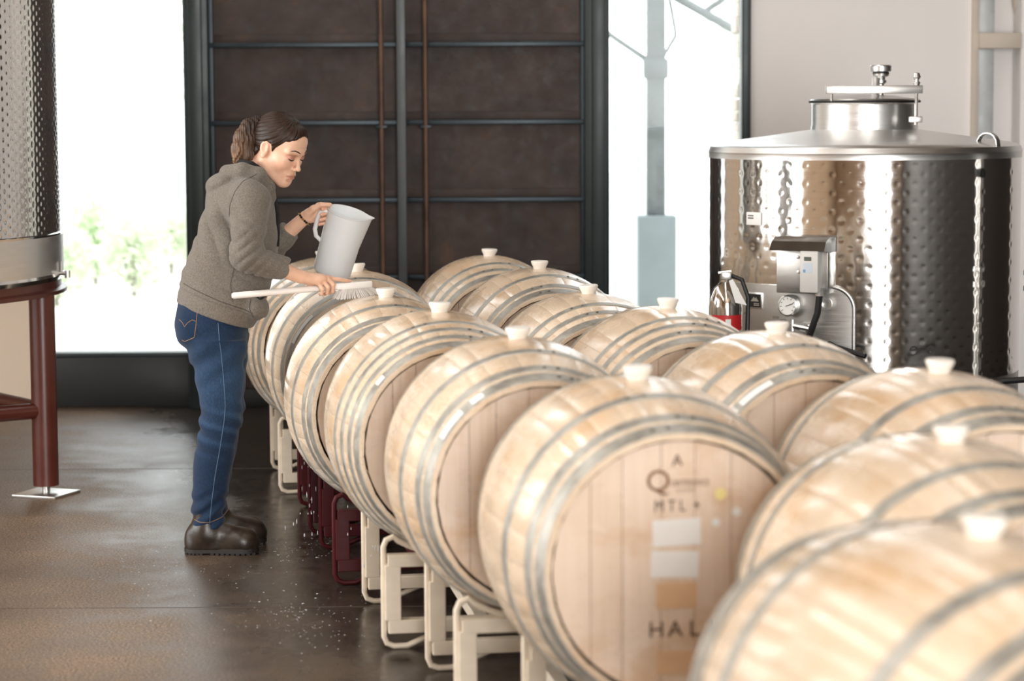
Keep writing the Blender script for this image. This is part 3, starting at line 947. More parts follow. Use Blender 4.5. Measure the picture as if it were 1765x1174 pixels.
# power conduit
p0 = on_tank(1413, 505, 0.09); p1 = on_tank(1409, 540, 0.10); p2 = on_tank(1400, 565, 0.10); p3 = on_tank(1388, 600, 0.08); p4 = on_tank(1376, 660, 0.03)
MB().tube([p0 + Vector((0, 0, .01)), p0, p1, p2, p3, p4], 0.0135, 10).build('conduit', M['black_rubber'], tk)
MB().tube([p0 + Vector((0, 0, .022)), p0 + Vector((0, 0, -.012))], 0.018, 10).build('conduit_gland', M['brushed'], tk)
# thermometer dial
g = place(MB().lathe([(0, -0.02), (0.03, -0.02), (0.034, 0.0), (0.043, 0.004), (0.043, 0.03), (0.038, 0.034), (0.036, 0.028), (0, 0.028)], 32, Matrix.Rotation(R(90), 4, 'X')).build('dial_thermometer', M['brushed'], tk), local_frame(1363, 526, 0.02))
MB().lathe([(0, 0.0295), (0.036, 0.0295)], 32, Matrix.Rotation(R(90), 4, 'X')).build('dial_face', M['dial'], g)
for k in range(9):
    a = R(-130 + 32.5 * k)
    MB().box(-0.001, 0.001, -0.0312, -0.03, 0.026, 0.033).build('tick', M['black_print'], g, smooth=False).rotation_euler = (0, a, 0)
o = MB().box(-0.0015, 0.0015, -0.032, -0.0305, -0.008, 0.026).build('needle', M['black_print'], g, smooth=False); o.rotation_euler = (0, R(70), 0)
# name plate
pl = place(MB().box(-0.04, 0.04, -0.004, 0.01, -0.033, 0.033, 0.001).build('name_plate', M['brushed'], tk), local_frame(1302, 518, 0.014))
MB().box(-0.034, 0.034, -0.0052, -0.003, -0.027, 0.027).build('plate_print', M['black_print'], pl, smooth=False)
MB().prism([(-0.02, -0.003), (-0.004, 0.016), (0.002, 0.008), (0.008, 0.014), (0.024, -0.003)], -0.006, -0.005, 'xz').build('plate_emblem', M['satin'], pl, smooth=False)
for z in (-0.012, -0.019):
    MB().box(-0.004, 0.026, -0.006, -0.005, z - .002, z + .002).build('plate_line', M['satin'], pl, smooth=False)
# ports
def port(px, py, r=0.022, L=0.03):
    return place(MB().lathe([(0, -0.01), (r, -0.01), (r, L * .6), (r * 1.25, L * .65), (r * 1.25, L), (r * .7, L), (r * .6, L * .4), (0, L * .4)], 20, Matrix.Rotation(R(90), 4, 'X')).build('port', M['brushed'], tk), local_frame(px, py, 0.012))
port(1425, 523)
vb = port(1394, 562, 0.016, 0.06)
MB().tube([(-0.045, -0.05, 0.004), (0.03, -0.05, -0.008)], 0.013, 10).build('sample_valve', M['brushed'], vb)
MB().tube([(-0.05, -0.05, -0.018), (-0.05, -0.05, 0.028)], 0.008, 8).build('valve_handle', M['brushed'], vb)
for (px, py) in ((1287, 540), (1337, 547), (1350, 553)):
    place(MB().box(-0.014, 0.014, -0.0016, 0.001, -0.005, 0.005).build('plate_mark', plain('grey_mark', srgb(120, 112, 104), 0.6), tk, smooth=False), local_frame(px, py, 0.0125))
# white paper label
m = local_frame(1299, 377, 0.004)
lb = place(MB().box(-0.041, 0.041, -0.001, 0.004, -0.026, 0.026, 0.001).build('paper_label', M['paper'], tk), m)
for z in (0.012, 0.002):
    MB().box(-0.032, 0.0, -0.0016, 0.0, z - .003, z + .003).build('label_print', plain('grey_label_print', srgb(120, 118, 116), 0.6), lb, smooth=False)
# black outlet bar low on the plate
MB().tube([on_tank(1430, 592, 0.03), on_tank(1440, 598, 0.12), on_tank(1492, 614, 0.16)], 0.011, 8).build('outlet_lever', M['black_rubber'], tk)

# ---------------- stainless extinguisher on a stand, left of that tank
EY = 9.25
c0 = at(1251, 520, EY)
er = 0.066
ztop = at(1251, 486, EY).z
ex = empty('fire_extinguisher', (c0.x, EY, 0.30)); tag(ex, 'stainless fire extinguisher with red label and white tag, beside the squat tank', 'fire extinguisher')
h = ztop - 0.30
MB().lathe([(0, 0), (er * .8, 0), (er, 0.02), (er, h - 0.10), (er * .93, h - 0.06), (er * .72, h - 0.025), (er * .4, h - 0.006), (0.02, h), (0.02, h + 0.012), (0, h + 0.012)], 32).build('cylinder', M['mirror'], ex)
n = 14; v, f = [], []
for k in range(n + 1):
    a = R(-150 + 120 * k / n)
    for z in (h - 0.30, h - 0.125): v.append(((er + .0015) * math.cos(a), (er + .0015) * math.sin(a), z))
for k in range(n): f.append((2 * k, 2 * k + 2, 2 * k + 3, 2 * k + 1))
rl = MB().add(v, f).build('red_label', M['red_print'], ex)
v, f = [], []
for k in range(7):
    a = R(-96 + 18 * k / 6)
    for z in (h - 0.29, h - 0.14): v.append(((er + .0025) * math.cos(a), (er + .0025) * math.sin(a), z))
for k in range(6): f.append((2 * k, 2 * k + 2, 2 * k + 3, 2 * k + 1))
MB().add(v, f).build('label_panel', M['paper'], rl)
MB().box(-0.02, 0.02, -0.02, 0.02, h + 0.008, h + 0.04, 0.004).build('valve_head', M['satin'], ex)
MB().prism([(-0.03, h + 0.040), (0.02, h + 0.046), (0.02, h + 0.040), (-0.03, h + 0.033)], -0.01, 0.01, 'xz').build('lever', M['satin'], ex)
MB().prism([(0.004, h + 0.01), (0.02, h + 0.016), (0.074, h - 0.085), (0.03, h - 0.075)], -er - 0.012, -er - 0.010, 'xz').build('inspection_tag', M['paper'], ex)
MB().tube([(0.02, 0, h + 0.025), (0.06, -0.02, h + 0.01), (0.085, -0.02, h - 0.06), (0.08, -0.02, h - 0.3)], 0.009, 8).build('hose', M['black_rubber'], ex)
sd = empty('extinguisher_stand', (c0.x, EY, 0)); tag(sd, 'low steel stand under the fire extinguisher', 'stand')
MB().lathe([(0, 0), (0.13, 0), (0.13, 0.012), (0.0, 0.012)], 24).build('base_plate', M['bar_steel'], sd)
MB().tube([(0, 0, 0.012), (0, 0, 0.288)], 0.025, 12).build('post', M['bar_steel'], sd)
MB().lathe([(0, 0.286), (0.075, 0.286), (0.075, 0.299), (0, 0.299)], 24).build('top_plate', M['bar_steel'], sd)

# ---------------- hose and fittings at the right edge
hy = 9.0
MB_ = MB().tube([at(1700, 664, hy), at(1730, 657, hy), at(1800, 652, hy), at(1900, 648, hy)], 0.012, 8)
tag(MB_.build('black_hose', M['black_rubber']), 'black hose running off at the right edge, between tank and barrel', 'hose')
fe = empty('pump_fitting', (at(1775, 500, 9.6).x, 9.6, 0)); tag(fe, 'clamped stainless pipe stub at the right edge, against the dark tank side', 'pipe')
fz = [at(1775, y, 9.6).z for y in (262, 300, 470, 497)]
MB().tube([(0.02, 0, 0), (0.02, 0, fz[0] + .02)], 0.03, 14).build('riser_pipe', M['satin'], fe)
for z in fz[2:]:
    MB().lathe([(0.03, -0.012), (0.046, -0.01), (0.046, 0.01), (0.03, 0.012)], 20, Matrix.Translation((0.02, 0, z))).build('clamp', M['brushed'], fe)
for z in fz[:2]:
    MB().lathe([(0.0, -0.02), (0.04, -0.018), (0.044, 0.0), (0.04, 0.018), (0.0, 0.02)], 20, Matrix.Translation((0.02, 0, z))).build('knob', M['black_rubber'], fe)

# ---------------- left tank on its red-brown stand
LY = 10.2
LR = 1.2
edge_x = at(101, 420, LY).x
lx = edge_x - LR
lt = empty('stainless_tank', (lx, LY, 0)); tag(lt, 'tall dimpled stainless tank on a red-brown tubular stand, at the left edge', 'tank')
zj = at(102, 403, LY).z
j = link('dimple_jacket', dimple_jacket('dimple_jacket', LR - .004, zj, zj + 2.3, 0.0335, 0.0415, 0.0017, 0.0085, 520, 900, M['mirror'], R(-100), R(30)), lt)
MB().lathe([(LR, zj - 0.005), (LR + .002, zj + 0.004), (LR - .004, zj + 0.008)], 128).build('seam_band', M['mirror'], lt)
ze = at(102, 470, LY).z
MB().lathe([(LR, zj - 0.004), (LR, ze)], 128).build('lower_band', M['brushed'], lt)
MB().lathe([(LR, ze), (LR + .003, ze - 0.012), (LR - .006, ze - 0.03), (LR - 0.05, ze - 0.045), (0, ze - 0.05)], 128).build('bottom_roll', M['mirror'], lt)
zf = at(102, 503, LY).z
zu = ze - 0.03
MB().lathe([(LR - .012, zu), (LR - .012, zf + .02), (LR + .012, zf + .012), (LR + .012, zf - .004), (LR - .16, zf - .004), (LR - .16, zu)], 128, closed=True).build('ring_beam', M['brown_paint'], lt)
# back half of shell so that the tank is closed
MB().lathe([(LR - .006, zj), (LR - .006, zj + 2.3), (0, zj + 2.45)], 96).build('shell', M['brushed'], lt)
ft = at_z(80, 853, 0.0)
dx, dy = ft.x - lx, ft.y - LY
ra = math.hypot(dx, dy); a0 = math.atan2(dy, dx)
legs = []
for k in range(4):
    a = a0 + k * math.pi / 2
    legs.append(Vector((ra * math.cos(a), ra * math.sin(a), 0)))
zk = at(78, 836, ft.y).z
for k, p in enumerate(legs):
    lg = MB().tube([(p.x, p.y, zk), (p.x, p.y, zf + .002)], 0.054, 24).build('leg', M['brown_paint'], lt)
    MB().tube([(p.x, p.y, 0.012), (p.x, p.y, zk + 0.02)], 0.0165, 12).build('levelling_screw', M['satin'], lg)
    o = MB().box(-0.105, 0.105, -0.105, 0.105, 0.0, 0.012, 0.002).build('foot_plate', M['satin'], lg)
    o.location = (p.x, p.y, 0); o.rotation_euler = (0, 0, R(-20))
zbr = at(60, 707, ft.y).z
for k in range(4):
    p, q = legs[k], legs[(k + 1) % 4]
    MB().tube([(p.x, p.y, zbr), (q.x, q.y, zbr)], 0.034, 16).build('brace', M['brown_paint'], lt)
zc2 = at(40, 565, LY).z
dk = plain('dark_stand_beam', srgb(34, 30, 30), 0.5)
MB().box(-1.05, 1.05, 0.25, 0.33, zf - .05, zf - .004, 0.004).build('cross_beam', dk, lt)
# little drain valve at the right
vp = at(104, 471, LY)
v0 = Vector((vp.x - lx, 0.0, vp.z))
dv = MB().tube([v0 + Vector((-0.02, 0, 0)), v0 + Vector((0.035, 0, 0))], 0.009, 10).build('drain_valve', M['satin'], lt)
MB().tube([v0 + Vector((0.005, 0, 0)), v0 + Vector((0.005, 0, 0.05))], 0.005, 8).build('valve_lever', M['satin'], dv)
MB().tube([v0 + Vector((0.03, 0, 0.012)), v0 + Vector((0.03, 0, -0.02))], 0.012, 10).build('valve_outlet', M['satin'], dv)
# ================================================================== person scrubbing a barrel: signed-distance modelling, surfaced with surface nets
class Grid:
    def __init__(s, lo, hi, h):
        s.lo = np.array(lo, np.float32); s.h = h
        s.n = np.ceil((np.array(hi) - s.lo) / h).astype(int) + 1
        s.d = np.full(tuple(s.n), 0.5, np.float32)
    def block(s, lo, hi):
        a = np.clip(np.floor((np.array(lo) - s.lo) / s.h).astype(int), 0, s.n)
        b = np.clip(np.ceil((np.array(hi) - s.lo) / s.h).astype(int) + 1, 0, s.n)
        x = (s.lo[0] + s.h * np.arange(a[0], b[0], dtype=np.float32))[:, None, None]
        y = (s.lo[1] + s.h * np.arange(a[1], b[1], dtype=np.float32))[None, :, None]
        z = (s.lo[2] + s.h * np.arange(a[2], b[2], dtype=np.float32))[None, None, :]
        return (slice(a[0], b[0]), slice(a[1], b[1]), slice(a[2], b[2])), x, y, z
    def put(s, fn, lo, hi, k=0.0, op='add', pad=0.03):
        sl, x, y, z = s.block(np.array(lo) - pad - k, np.array(hi) + pad + k)
        if 0 in s.d[sl].shape: return
        n = fn(x, y, z)
        o = s.d[sl]
        if op == 'add':
            if k > 0:
                t = np.clip(0.5 + 0.5 * (o - n) / k, 0, 1); s.d[sl] = o + (n - o) * t - k * t * (1 - t)
            else: s.d[sl] = np.minimum(o, n)
        elif op == 'sub':
            n = -n
            if k > 0:
                t = np.clip(0.5 - 0.5 * (o - n) / k, 0, 1); s.d[sl] = o + (n - o) * t + k * t * (1 - t)
            else: s.d[sl] = np.maximum(o, n)
    def cone(s, p0, p1, r0, r1, k=0.0, op='add', cut=None):
        p0, p1 = np.array(p0, float), np.array(p1, float)
        ba = p1 - p0; L2 = max(1e-9, ba @ ba)
        def fn(x, y, z):
            t = np.clip(((x - p0[0]) * ba[0] + (y - p0[1]) * ba[1] + (z - p0[2]) * ba[2]) / L2, 0, 1)
            dd = np.sqrt((x - p0[0] - t * ba[0]) ** 2 + (y - p0[1] - t * ba[1]) ** 2 + (z - p0[2] - t * ba[2]) ** 2) - (r0 + (r1 - r0) * t)
            if cut:
                L = math.sqrt(L2)
                dd = np.maximum(dd, ((x - p1[0]) * ba[0] + (y - p1[1]) * ba[1] + (z - p1[2]) * ba[2]) / L)
            return dd
        rm = max(r0, r1)
        s.put(fn, np.minimum(p0, p1) - rm, np.maximum(p0, p1) + rm, k, op)
    def chain(s, pts, rs, k=0.0, kk=None, cut=False):
        for i in range(len(pts) - 1):
            s.cone(pts[i], pts[i + 1], rs[i], rs[i + 1], k if i == 0 or kk is None else kk, cut=cut and i == len(pts) - 2)
    def ell(s, c, r, k=0.0, op='add', B=None):
        c = np.array(c, float); r = np.array(r, float)
        Bm = np.eye(3) if B is None else np.array(B)          # columns: local axes
        def fn(x, y, z):
            X, Y, Z = x - c[0], y - c[1], z - c[2]
            q = [(X * Bm[0, j] + Y * Bm[1, j] + Z * Bm[2, j]) / r[j] for j in range(3)]
            k0 = np.sqrt(q[0] ** 2 + q[1] ** 2 + q[2] ** 2)
            k1 = np.sqrt((q[0] / r[0]) ** 2 + (q[1] / r[1]) ** 2 + (q[2] / r[2]) ** 2)
            return k0 * (k0 - 1) / np.maximum(k1, 1e-6)
        ext = np.abs(Bm) @ r
        s.put(fn, c - ext, c + ext, k, op)
    def sample(s, p):
        g = (np.array(p) - s.lo) / s.h
        i = np.clip(np.floor(g).astype(int), 0, s.n - 2); f = np.clip(g - i, 0, 1)
        c = s.d[i[0]:i[0] + 2, i[1]:i[1] + 2, i[2]:i[2] + 2]
        c = c[0] * (1 - f[0]) + c[1] * f[0]; c = c[0] * (1 - f[1]) + c[1] * f[1]
        return float(c[0] * (1 - f[2]) + c[1] * f[2])
    def grad(s, p):
        e = s.h * 1.2; p = np.array(p, float)
        g = np.array([s.sample(p + np.eye(3)[j] * e) - s.sample(p - np.eye(3)[j] * e) for j in range(3)])
        return g / max(1e-9, np.linalg.norm(g))
    def snap(s, p, off=0.0):
        p = np.array(p, float)
        for _ in range(8):
            p = p - (s.sample(p) - off) * 0.8 * s.grad(p)
        return p
    def near(s, u, w, v0=-0.4, v1=0.1, off=0.0):
        """first surface point met coming from the camera side"""
        v = v0
        while v < v1:
            if s.sample((u, v, w)) < 0: break
            v += 0.003
        a_, b_ = v - 0.003, v
        for _ in range(12):
            m_ = (a_ + b_) / 2
            if s.sample((u, m_, w)) < 0: b_ = m_
            else: a_ = m_
        v = a_
        return np.array((u, v - off, w))
    def surface(s):
        d = s.d; ins = (d < 0)
        c = ins.astype(np.uint8)
        t = c[:-1] + c[1:]; t = t[:, :-1] + t[:, 1:]; t = t[:, :, :-1] + t[:, :, 1:]
        I = np.argwhere((t > 0) & (t < 8)).astype(np.int64)
        n = s.n
        flat = (I[:, 0] * n[1] + I[:, 1]) * n[2] + I[:, 2]           # sorted already
        cor = {}
        for a in (0, 1):
            for b in (0, 1):
                for e in (0, 1):
                    cor[(a, b, e)] = d[I[:, 0] + a, I[:, 1] + b, I[:, 2] + e]
        acc = np.zeros((len(I), 3)); cnt = np.zeros(len(I))
        for ax in range(3):
            o = [j for j in range(3) if j != ax]
            for a in (0, 1):
                for b in (0, 1):
                    k0 = [0, 0, 0]; k0[o[0]] = a; k0[o[1]] = b; k1 = k0[:]; k1[ax] = 1
                    d0, d1 = cor[tuple(k0)], cor[tuple(k1)]
                    m = (d0 < 0) != (d1 < 0)
                    tt = np.where(m, d0 / np.where(m, d0 - d1, 1), 0)
                    pt = np.zeros((len(I), 3)); pt[:, o[0]] = a; pt[:, o[1]] = b; pt[:, ax] = tt
                    acc += pt * m[:, None]; cnt += m
        V = (I + acc / cnt[:, None]) * s.h + s.lo
        quads = []
        for ax in range(3):
            o = [j for j in range(3) if j != ax]
            sl0 = [slice(None)] * 3; sl1 = [slice(None)] * 3
            sl0[ax] = slice(0, -1); sl1[ax] = slice(1, None)
            ch = ins[tuple(sl0)] != ins[tuple(sl1)]
            E_ = np.argwhere(ch).astype(np.int64)
            ok = (E_[:, o[0]] > 0) & (E_[:, o[1]] > 0) & (E_[:, o[0]] < n[o[0]] - 1) & (E_[:, o[1]] < n[o[1]] - 1)
            E_ = E_[ok]
            sgn = ins[E_[:, 0], E_[:, 1], E_[:, 2]]
            q = []
            for (a, b) in ((-1, -1), (0, -1), (0, 0), (-1, 0)):
                cc = E_.copy(); cc[:, o[0]] += a; cc[:, o[1]] += b
                q.append(np.searchsorted(flat, (cc[:, 0] * n[1] + cc[:, 1]) * n[2] + cc[:, 2]))
            q = np.stack(q, 1)
            fl = sgn if ax != 1 else ~sgn
            q = np.where(fl[:, None], q, q[:, ::-1])
            quads.append(q)
        return V, np.concatenate(quads)

Y0 = 8.77
_o = at(385, 950, Y0)
PX0 = _o.x
def P(px, py, v=0.0):
    q = at(px, py, Y0 + v); return np.array((q.x - PX0, v, q.z))
def mesh_from(grid, name, mat, colf=None):
    V, Q = grid.surface()
    return np_mesh(name, V, Q, mat, True, None if colf is None else colf(V))
def vcol_mat(name, rough, scale, lo, hi, bump=0.0, bscale=300, spec=0.5, sss=0.0, sheen=0.0, stretch=(1, 1, 1)):
    t = NT(name)
    at_ = t.n('ShaderNodeVertexColor'); at_.layer_name = 'Col'
    v = t.coord(stretch)
    n = t.noise(v, scale, 4, 0.65)
    c = t.mix(1.0, at_.outputs[0], t.ramp(n, [(0.3, lo), (0.7, hi)]), 'MULTIPLY')
    t.set(col=c, rough=rough, spec=spec)
    if sss:
        t.b.inputs['Subsurface Weight'].default_value = sss
        t.b.inputs['Subsurface Radius'].default_value = (0.010, 0.004, 0.002)
        t.b.inputs['Subsurface Scale'].default_value = 0.6
    if sheen: t.b.inputs['Sheen Weight'].default_value = sheen
    if bump: t.bump(t.noise(v, bscale, 3, 0.6), bump, 0.002)
    return t.m
MS = vcol_mat('warm_skin', 0.42, 60, 0.93, 1.05, 0.05, 500, 0.45, 0.12)
MH = vcol_mat('brown_hair', 0.45, 220, 0.55, 1.5, 0.0, 300, 0.3)
MF = vcol_mat('grey_marl_fleece', 0.95, 210, 0.66, 1.34, 0.35, 260, 0.1, 0, 0.15)
MJ = vcol_mat('blue_denim', 0.85, 150, 0.6, 1.45, 0.25, 500, 0.2, 0, 0.1, (3, 3, 0.6))
MBOOT = vcol_mat('dark_brown_leather', 0.35, 40, 0.6, 1.5, 0.2, 120, 0.5)

# ---------------- head frame
HS = 1.06
p_, y_, r_ = R(27), R(28), R(2)
fw = np.array((math.cos(p_) * math.cos(y_), -math.cos(p_) * math.sin(y_), -math.sin(p_)))
up = np.array((math.sin(p_) * math.cos(y_), -math.sin(p_) * math.sin(y_), math.cos(p_)))
lf = np.cross(up, fw)
HB_ = np.stack([fw, lf, up], 1)
ear_off = HB_ @ (np.array((-0.006, -0.070, -0.010)) * HS)
Hc = P(456, 257, -0.067) - ear_off
def Hd(x, y, z): return Hc + HB_ @ (np.array((x, y, z)) * HS)
def to_head(V): return ((V - Hc) @ HB_) / HS

# ---------------- hands and arms (shared measurements)
HLp, HRp = P(400, 510, -0.225), P(637, 489.5, -0.035)      # brush axis
ba = (HRp - HLp) / np.linalg.norm(HRp - HLp)
zz = np.array((0, 0, 1.0)); bz = zz - ba * (zz @ ba); bz /= np.linalg.norm(bz)
bn = np.cross(ba, bz); bn = bn if bn[1] < 0 else -bn        # towards the camera
def on_brush(px):
    return HLp + (HRp - HLp) * ((px - 400) / 237.0)
QH = on_brush(553)
def G(s_, n_, z_): return QH + ba * s_ + bn * n_ + bz * z_
wr_n = P(517, 477, -0.150)
wr_f = P(526, 375, 0.165)
el_n, el_f = P(424, 440, -0.235), P(462, 432, 0.215)

bodyg = Grid((P(325, 640)[0], -0.31, P(400, 640)[2]), (P(625, 640)[0], 0.27, P(400, 200)[2]), 0.0022)
b = bodyg
# trunk, neck, limbs under the clothes
b.cone(P(424, 352), P(372, 530), 0.070, 0.11, 0.02)
b.cone(P(372, 530, -.07), P(376, 620, -.085), 0.085, 0.075, 0.03)
b.cone(P(372, 530, .07), P(376, 620, .085), 0.085, 0.075, 0.03)
for sgn in (-1, 1):
    b.cone(P(428, 325, 0.04 * sgn), P(432, 346, 0.14 * sgn), 0.050, 0.034, 0.03)
b.chain([P(432, 350, -.150), el_n, wr_n], [0.034, 0.035, 0.0245], 0.03, 0.01)
b.chain([P(438, 352, .150), el_f, wr_f], [0.034, 0.034, 0.0240], 0.03, 0.01)
b.chain([Hd(-0.030, 0, -0.035), Hd(-0.038, 0, -0.09), P(424, 318)], [0.052, 0.050, 0.062], 0.02, 0.02)
# cranium and face
b.ell(Hd(-0.008, 0, 0.030), np.array((0.093, 0.071, 0.081)) * HS, 0.02, 'add', HB_)
b.ell(Hd(0.030, 0, -0.032), np.array((0.058, 0.057, 0.080)) * HS, 0.03, 'add', HB_)
b.ell(Hd(0.052, 0, 0.045), np.array((0.038, 0.052, 0.045)) * HS, 0.025, 'add', HB_)          # forehead
for sgn in (-1, 1):
    b.cone(Hd(-0.004, 0.047 * sgn, -0.055), Hd(0.066, 0.012 * sgn, -0.094), 0.017 * HS, 0.017 * HS, 0.028)
    b.ell(Hd(0.056, 0.037 * sgn, -0.026), np.array((0.028, 0.024, 0.026)) * HS, 0.025, 'add', HB_)   # cheekbone
    b.cone(Hd(0.088, 0.012 * sgn, 0.021), Hd(0.074, 0.047 * sgn, 0.020), 0.009 * HS, 0.009 * HS, 0.016)   # brow
b.ell(Hd(0.074, 0, -0.096), np.array((0.019, 0.020, 0.017)) * HS, 0.02, 'add', HB_)                 # chin
b.ell(Hd(0.076, 0, -0.064), np.array((0.019, 0.030, 0.026)) * HS, 0.02, 'add', HB_)                 # muzzle
for sgn in (-1, 1):
    b.ell(Hd(0.100, 0.031 * sgn, 0.002), np.array((0.016, 0.018, 0.011)) * HS, 0.012, 'sub', HB_)   # sockets
    b.ell(Hd(0.0765, 0.031 * sgn, 0.001), np.array((0.0150, 0.0165, 0.0135)) * HS, 0.005, 'add', HB_)  # lids over eyeball
    b.cone(Hd(0.0885, 0.020 * sgn, -0.0065), Hd(0.0800, 0.044 * sgn, -0.0055), 0.0016, 0.0016, 0.002, 'sub')   # lid line
b.cone(Hd(0.085, 0, 0.010), Hd(0.1045, 0, -0.030), 0.0066 * HS, 0.0078 * HS, 0.012)
b.ell(Hd(0.1065, 0, -0.0325), np.array((0.0090, 0.0085, 0.0075)) * HS, 0.006, 'add', HB_)
for sgn in (-1, 1):
    b.ell(Hd(0.0975, 0.0115 * sgn, -0.037), np.array((0.0085, 0.0055, 0.0060)) * HS, 0.006, 'add', HB_)
    b.ell(Hd(0.1000, 0.0065 * sgn, -0.0445), np.array((0.006, 0.0035, 0.004)) * HS, 0.002, 'sub', HB_)
b.ell(Hd(0.0925, 0, -0.0610), np.array((0.0080, 0.0225, 0.0052)) * HS, 0.006, 'add', HB_)
b.ell(Hd(0.0910, 0, -0.0725), np.array((0.0085, 0.0205, 0.0064)) * HS, 0.006, 'add', HB_)
b.cone(Hd(0.1000, -0.012, -0.0665), Hd(0.1000, 0.012, -0.0665), 0.0014, 0.0014, 0.003, 'sub')
b.cone(Hd(0.1000, -0.012, -0.0665), Hd(0.086, -0.023, -0.0675), 0.0014, 0.0018, 0.003, 'sub')
b.cone(Hd(0.1000, 0.012, -0.0665), Hd(0.086, 0.023, -0.0675), 0.0014, 0.0018, 0.003, 'sub')
b.ell(Hd(0.094, 0, -0.083), np.array((0.008, 0.016, 0.004)) * HS, 0.008, 'sub', HB_)
# ears
for sgn in (-1, 1):
    a_ = R(14)
    Be = HB_ @ np.array([[math.cos(a_), 0, -math.sin(a_)], [0, 1, 0], [math.sin(a_), 0, math.cos(a_)]])
    b.ell(Hd(-0.008, 0.071 * sgn, -0.006), np.array((0.0175, 0.0075, 0.0300)) * HS, 0.004, 'add', Be)
    b.ell(Hd(-0.004, 0.079 * sgn, -0.002), np.array((0.0105, 0.0065, 0.0175)) * HS, 0.003, 'sub', Be)
    b.ell(Hd(-0.002, 0.071 * sgn, -0.034), np.array((0.0085, 0.0055, 0.0085)) * HS, 0.004, 'add', Be)
# near hand on the brush
mcp = [G(0.030, 0.009, 0.034), G(0.018, 0.020, 0.034), G(-0.001, 0.026, 0.030), G(-0.019, 0.029, 0.023)]
for q, r1 in zip(mcp, (0.0105, 0.0105, 0.0100, 0.0095)):
    b.cone(wr_n + (q - wr_n) * 0.10, q, 0.0165, r1, 0.012)
b.ell((mcp[1] + mcp[2] + wr_n) / 3 + bz * 0.001, (0.034, 0.017, 0.016), 0.012)
fing = [[mcp[0], G(0.064, 0.013, 0.0275), G(0.087, 0.011, 0.0215), G(0.106, 0.008, 0.0180)],
        [mcp[1], G(0.034, 0.0365, 0.012), G(0.032, 0.031, -0.012), G(0.024, 0.012, -0.0205)],
        [mcp[2], G(0.0125, 0.0395, 0.004), G(0.0115, 0.030, -0.0165), G(0.007, 0.010, -0.0215)],
        [mcp[3], G(-0.0085, 0.0385, -0.001), G(-0.0085, 0.028, -0.018), G(-0.0095, 0.010, -0.0215)]]
for f_, rr in zip(fing, ([.0095, .0082, .0074, .0062], [.0095, .0085, .0078, .0066], [.0092, .0082, .0075, .0064], [.0085, .0074, .0068, .0058])):
    b.chain(f_, rr, 0.005, 0.002)
b.chain([wr_n + (G(-0.04, -0.004, 0.022) - wr_n) * 0.6, G(-0.030, -0.012, 0.020), G(-0.004, -0.025, 0.010), G(0.024, -0.024, 0.004)], [0.016, 0.0135, 0.0098, 0.0075], 0.008, 0.002)
# far hand round the jug handle
fm = [P(549, 354, .172), P(553, 362, .178), P(553, 371, .178), P(550, 380, .174)]
for q, r1 in zip(fm, (0.0105, 0.0105, 0.010, 0.0095)):
    b.cone(wr_f + (q - wr_f) * 0.12, q, 0.0165, r1, 0.012)
b.ell(P(541, 366, .158), (0.028, 0.013, 0.022), 0.012)
ff = [[fm[0], P(563, 355, .176), P(565.5, 358, .150), P(556, 361, .130)],
      [fm[1], P(564, 364, .178), P(565, 367, .150), P(554, 370, .128)],
      [fm[2], P(562, 373.5, .178), P(563, 376, .150), P(552, 379, .129)],
      [fm[3], P(558, 382.5, .174), P(559, 385, .150), P(550, 387, .133)]]
for f_, rr in zip(ff, ([.0092, .0082, .0076, .0066], [.0092, .0084, .0077, .0066], [.009, .0082, .0075, .0064], [.0082, .0074, .0068, .006])):
    b.chain(f_, rr, 0.005, 0.002)
b.chain([P(531, 368, .150), P(540, 360, .135), P(553, 353, .128), P(569, 353, .134)], [0.017, 0.0135, 0.0100, 0.0078], 0.008, 0.003)
def skin_col(V):
    H = to_head(V)
    c = np.tile(np.array(srgb(227, 184, 158)), (len(V), 1))
    def blend(mask, rgb):
        nonlocal c
        m = np.clip(mask, 0, 1)[:, None]; c = c * (1 - m) + np.array(srgb(*rgb)) * m
    ay = np.abs(H[:, 1])
    face = (H[:, 0] > 0.02) & (H[:, 2] > -0.13) & (H[:, 2] < 0.1)
    blend(face * np.exp(-(((H[:, 0] - 0.06) / 0.03) ** 2 + ((ay - 0.045) / 0.025) ** 2 + ((H[:, 2] + 0.035) / 0.025) ** 2)) * 0.32, (218, 146, 124))
    lid = np.exp(-(((ay - 0.032) / 0.020) ** 4 + ((H[:, 2] - 0.006) / 0.0095) ** 4)) * (H[:, 0] > 0.06)
    blend(lid * 0.75, (158, 92, 72))
    lip = np.exp(-((H[:, 1] / 0.0245) ** 4 + ((H[:, 2] + 0.0665) / (0.0108 - 0.16 * np.abs(H[:, 1]))) ** 4)) * (H[:, 0] > 0.075)
    blend(lip * 0.8, (186, 116, 106))
    ear = np.exp(-(((H[:, 0] + 0.006) / 0.02) ** 2 + ((ay - 0.074) / 0.012) ** 2 + ((H[:, 2] + 0.008) / 0.03) ** 2))
    blend(ear * 0.4, (222, 150, 124))
    # scalp under the hair
    blend(((H[:, 2] > 0.062 + 0.0 * ay) & (H[:, 0] < 0.06)) * 1.0, (58, 38, 28))
    kn = np.zeros(len(V))
    for q in mcp + [f_[-1] for f_ in fing] + [f_[-1] for f_ in ff]:
        kn = np.maximum(kn, np.exp(-(np.linalg.norm(V - q, axis=1) / 0.012) ** 2))
    blend(kn * 0.35, (216, 146, 122))
    return c
person = link('person', mesh_from(bodyg, 'person', MS, skin_col))
person.location = (PX0, Y0, 0)
tag(person, 'woman in grey hoodie, jeans and boots leaning over, pouring water and scrubbing a barrel', 'person')
def tubes(name, pts, r, mat, n=8, parent=None, closed=False):
    return MB().tube([tuple(q) for q in pts], r, n, closed=closed).build(name, mat, parent or person)

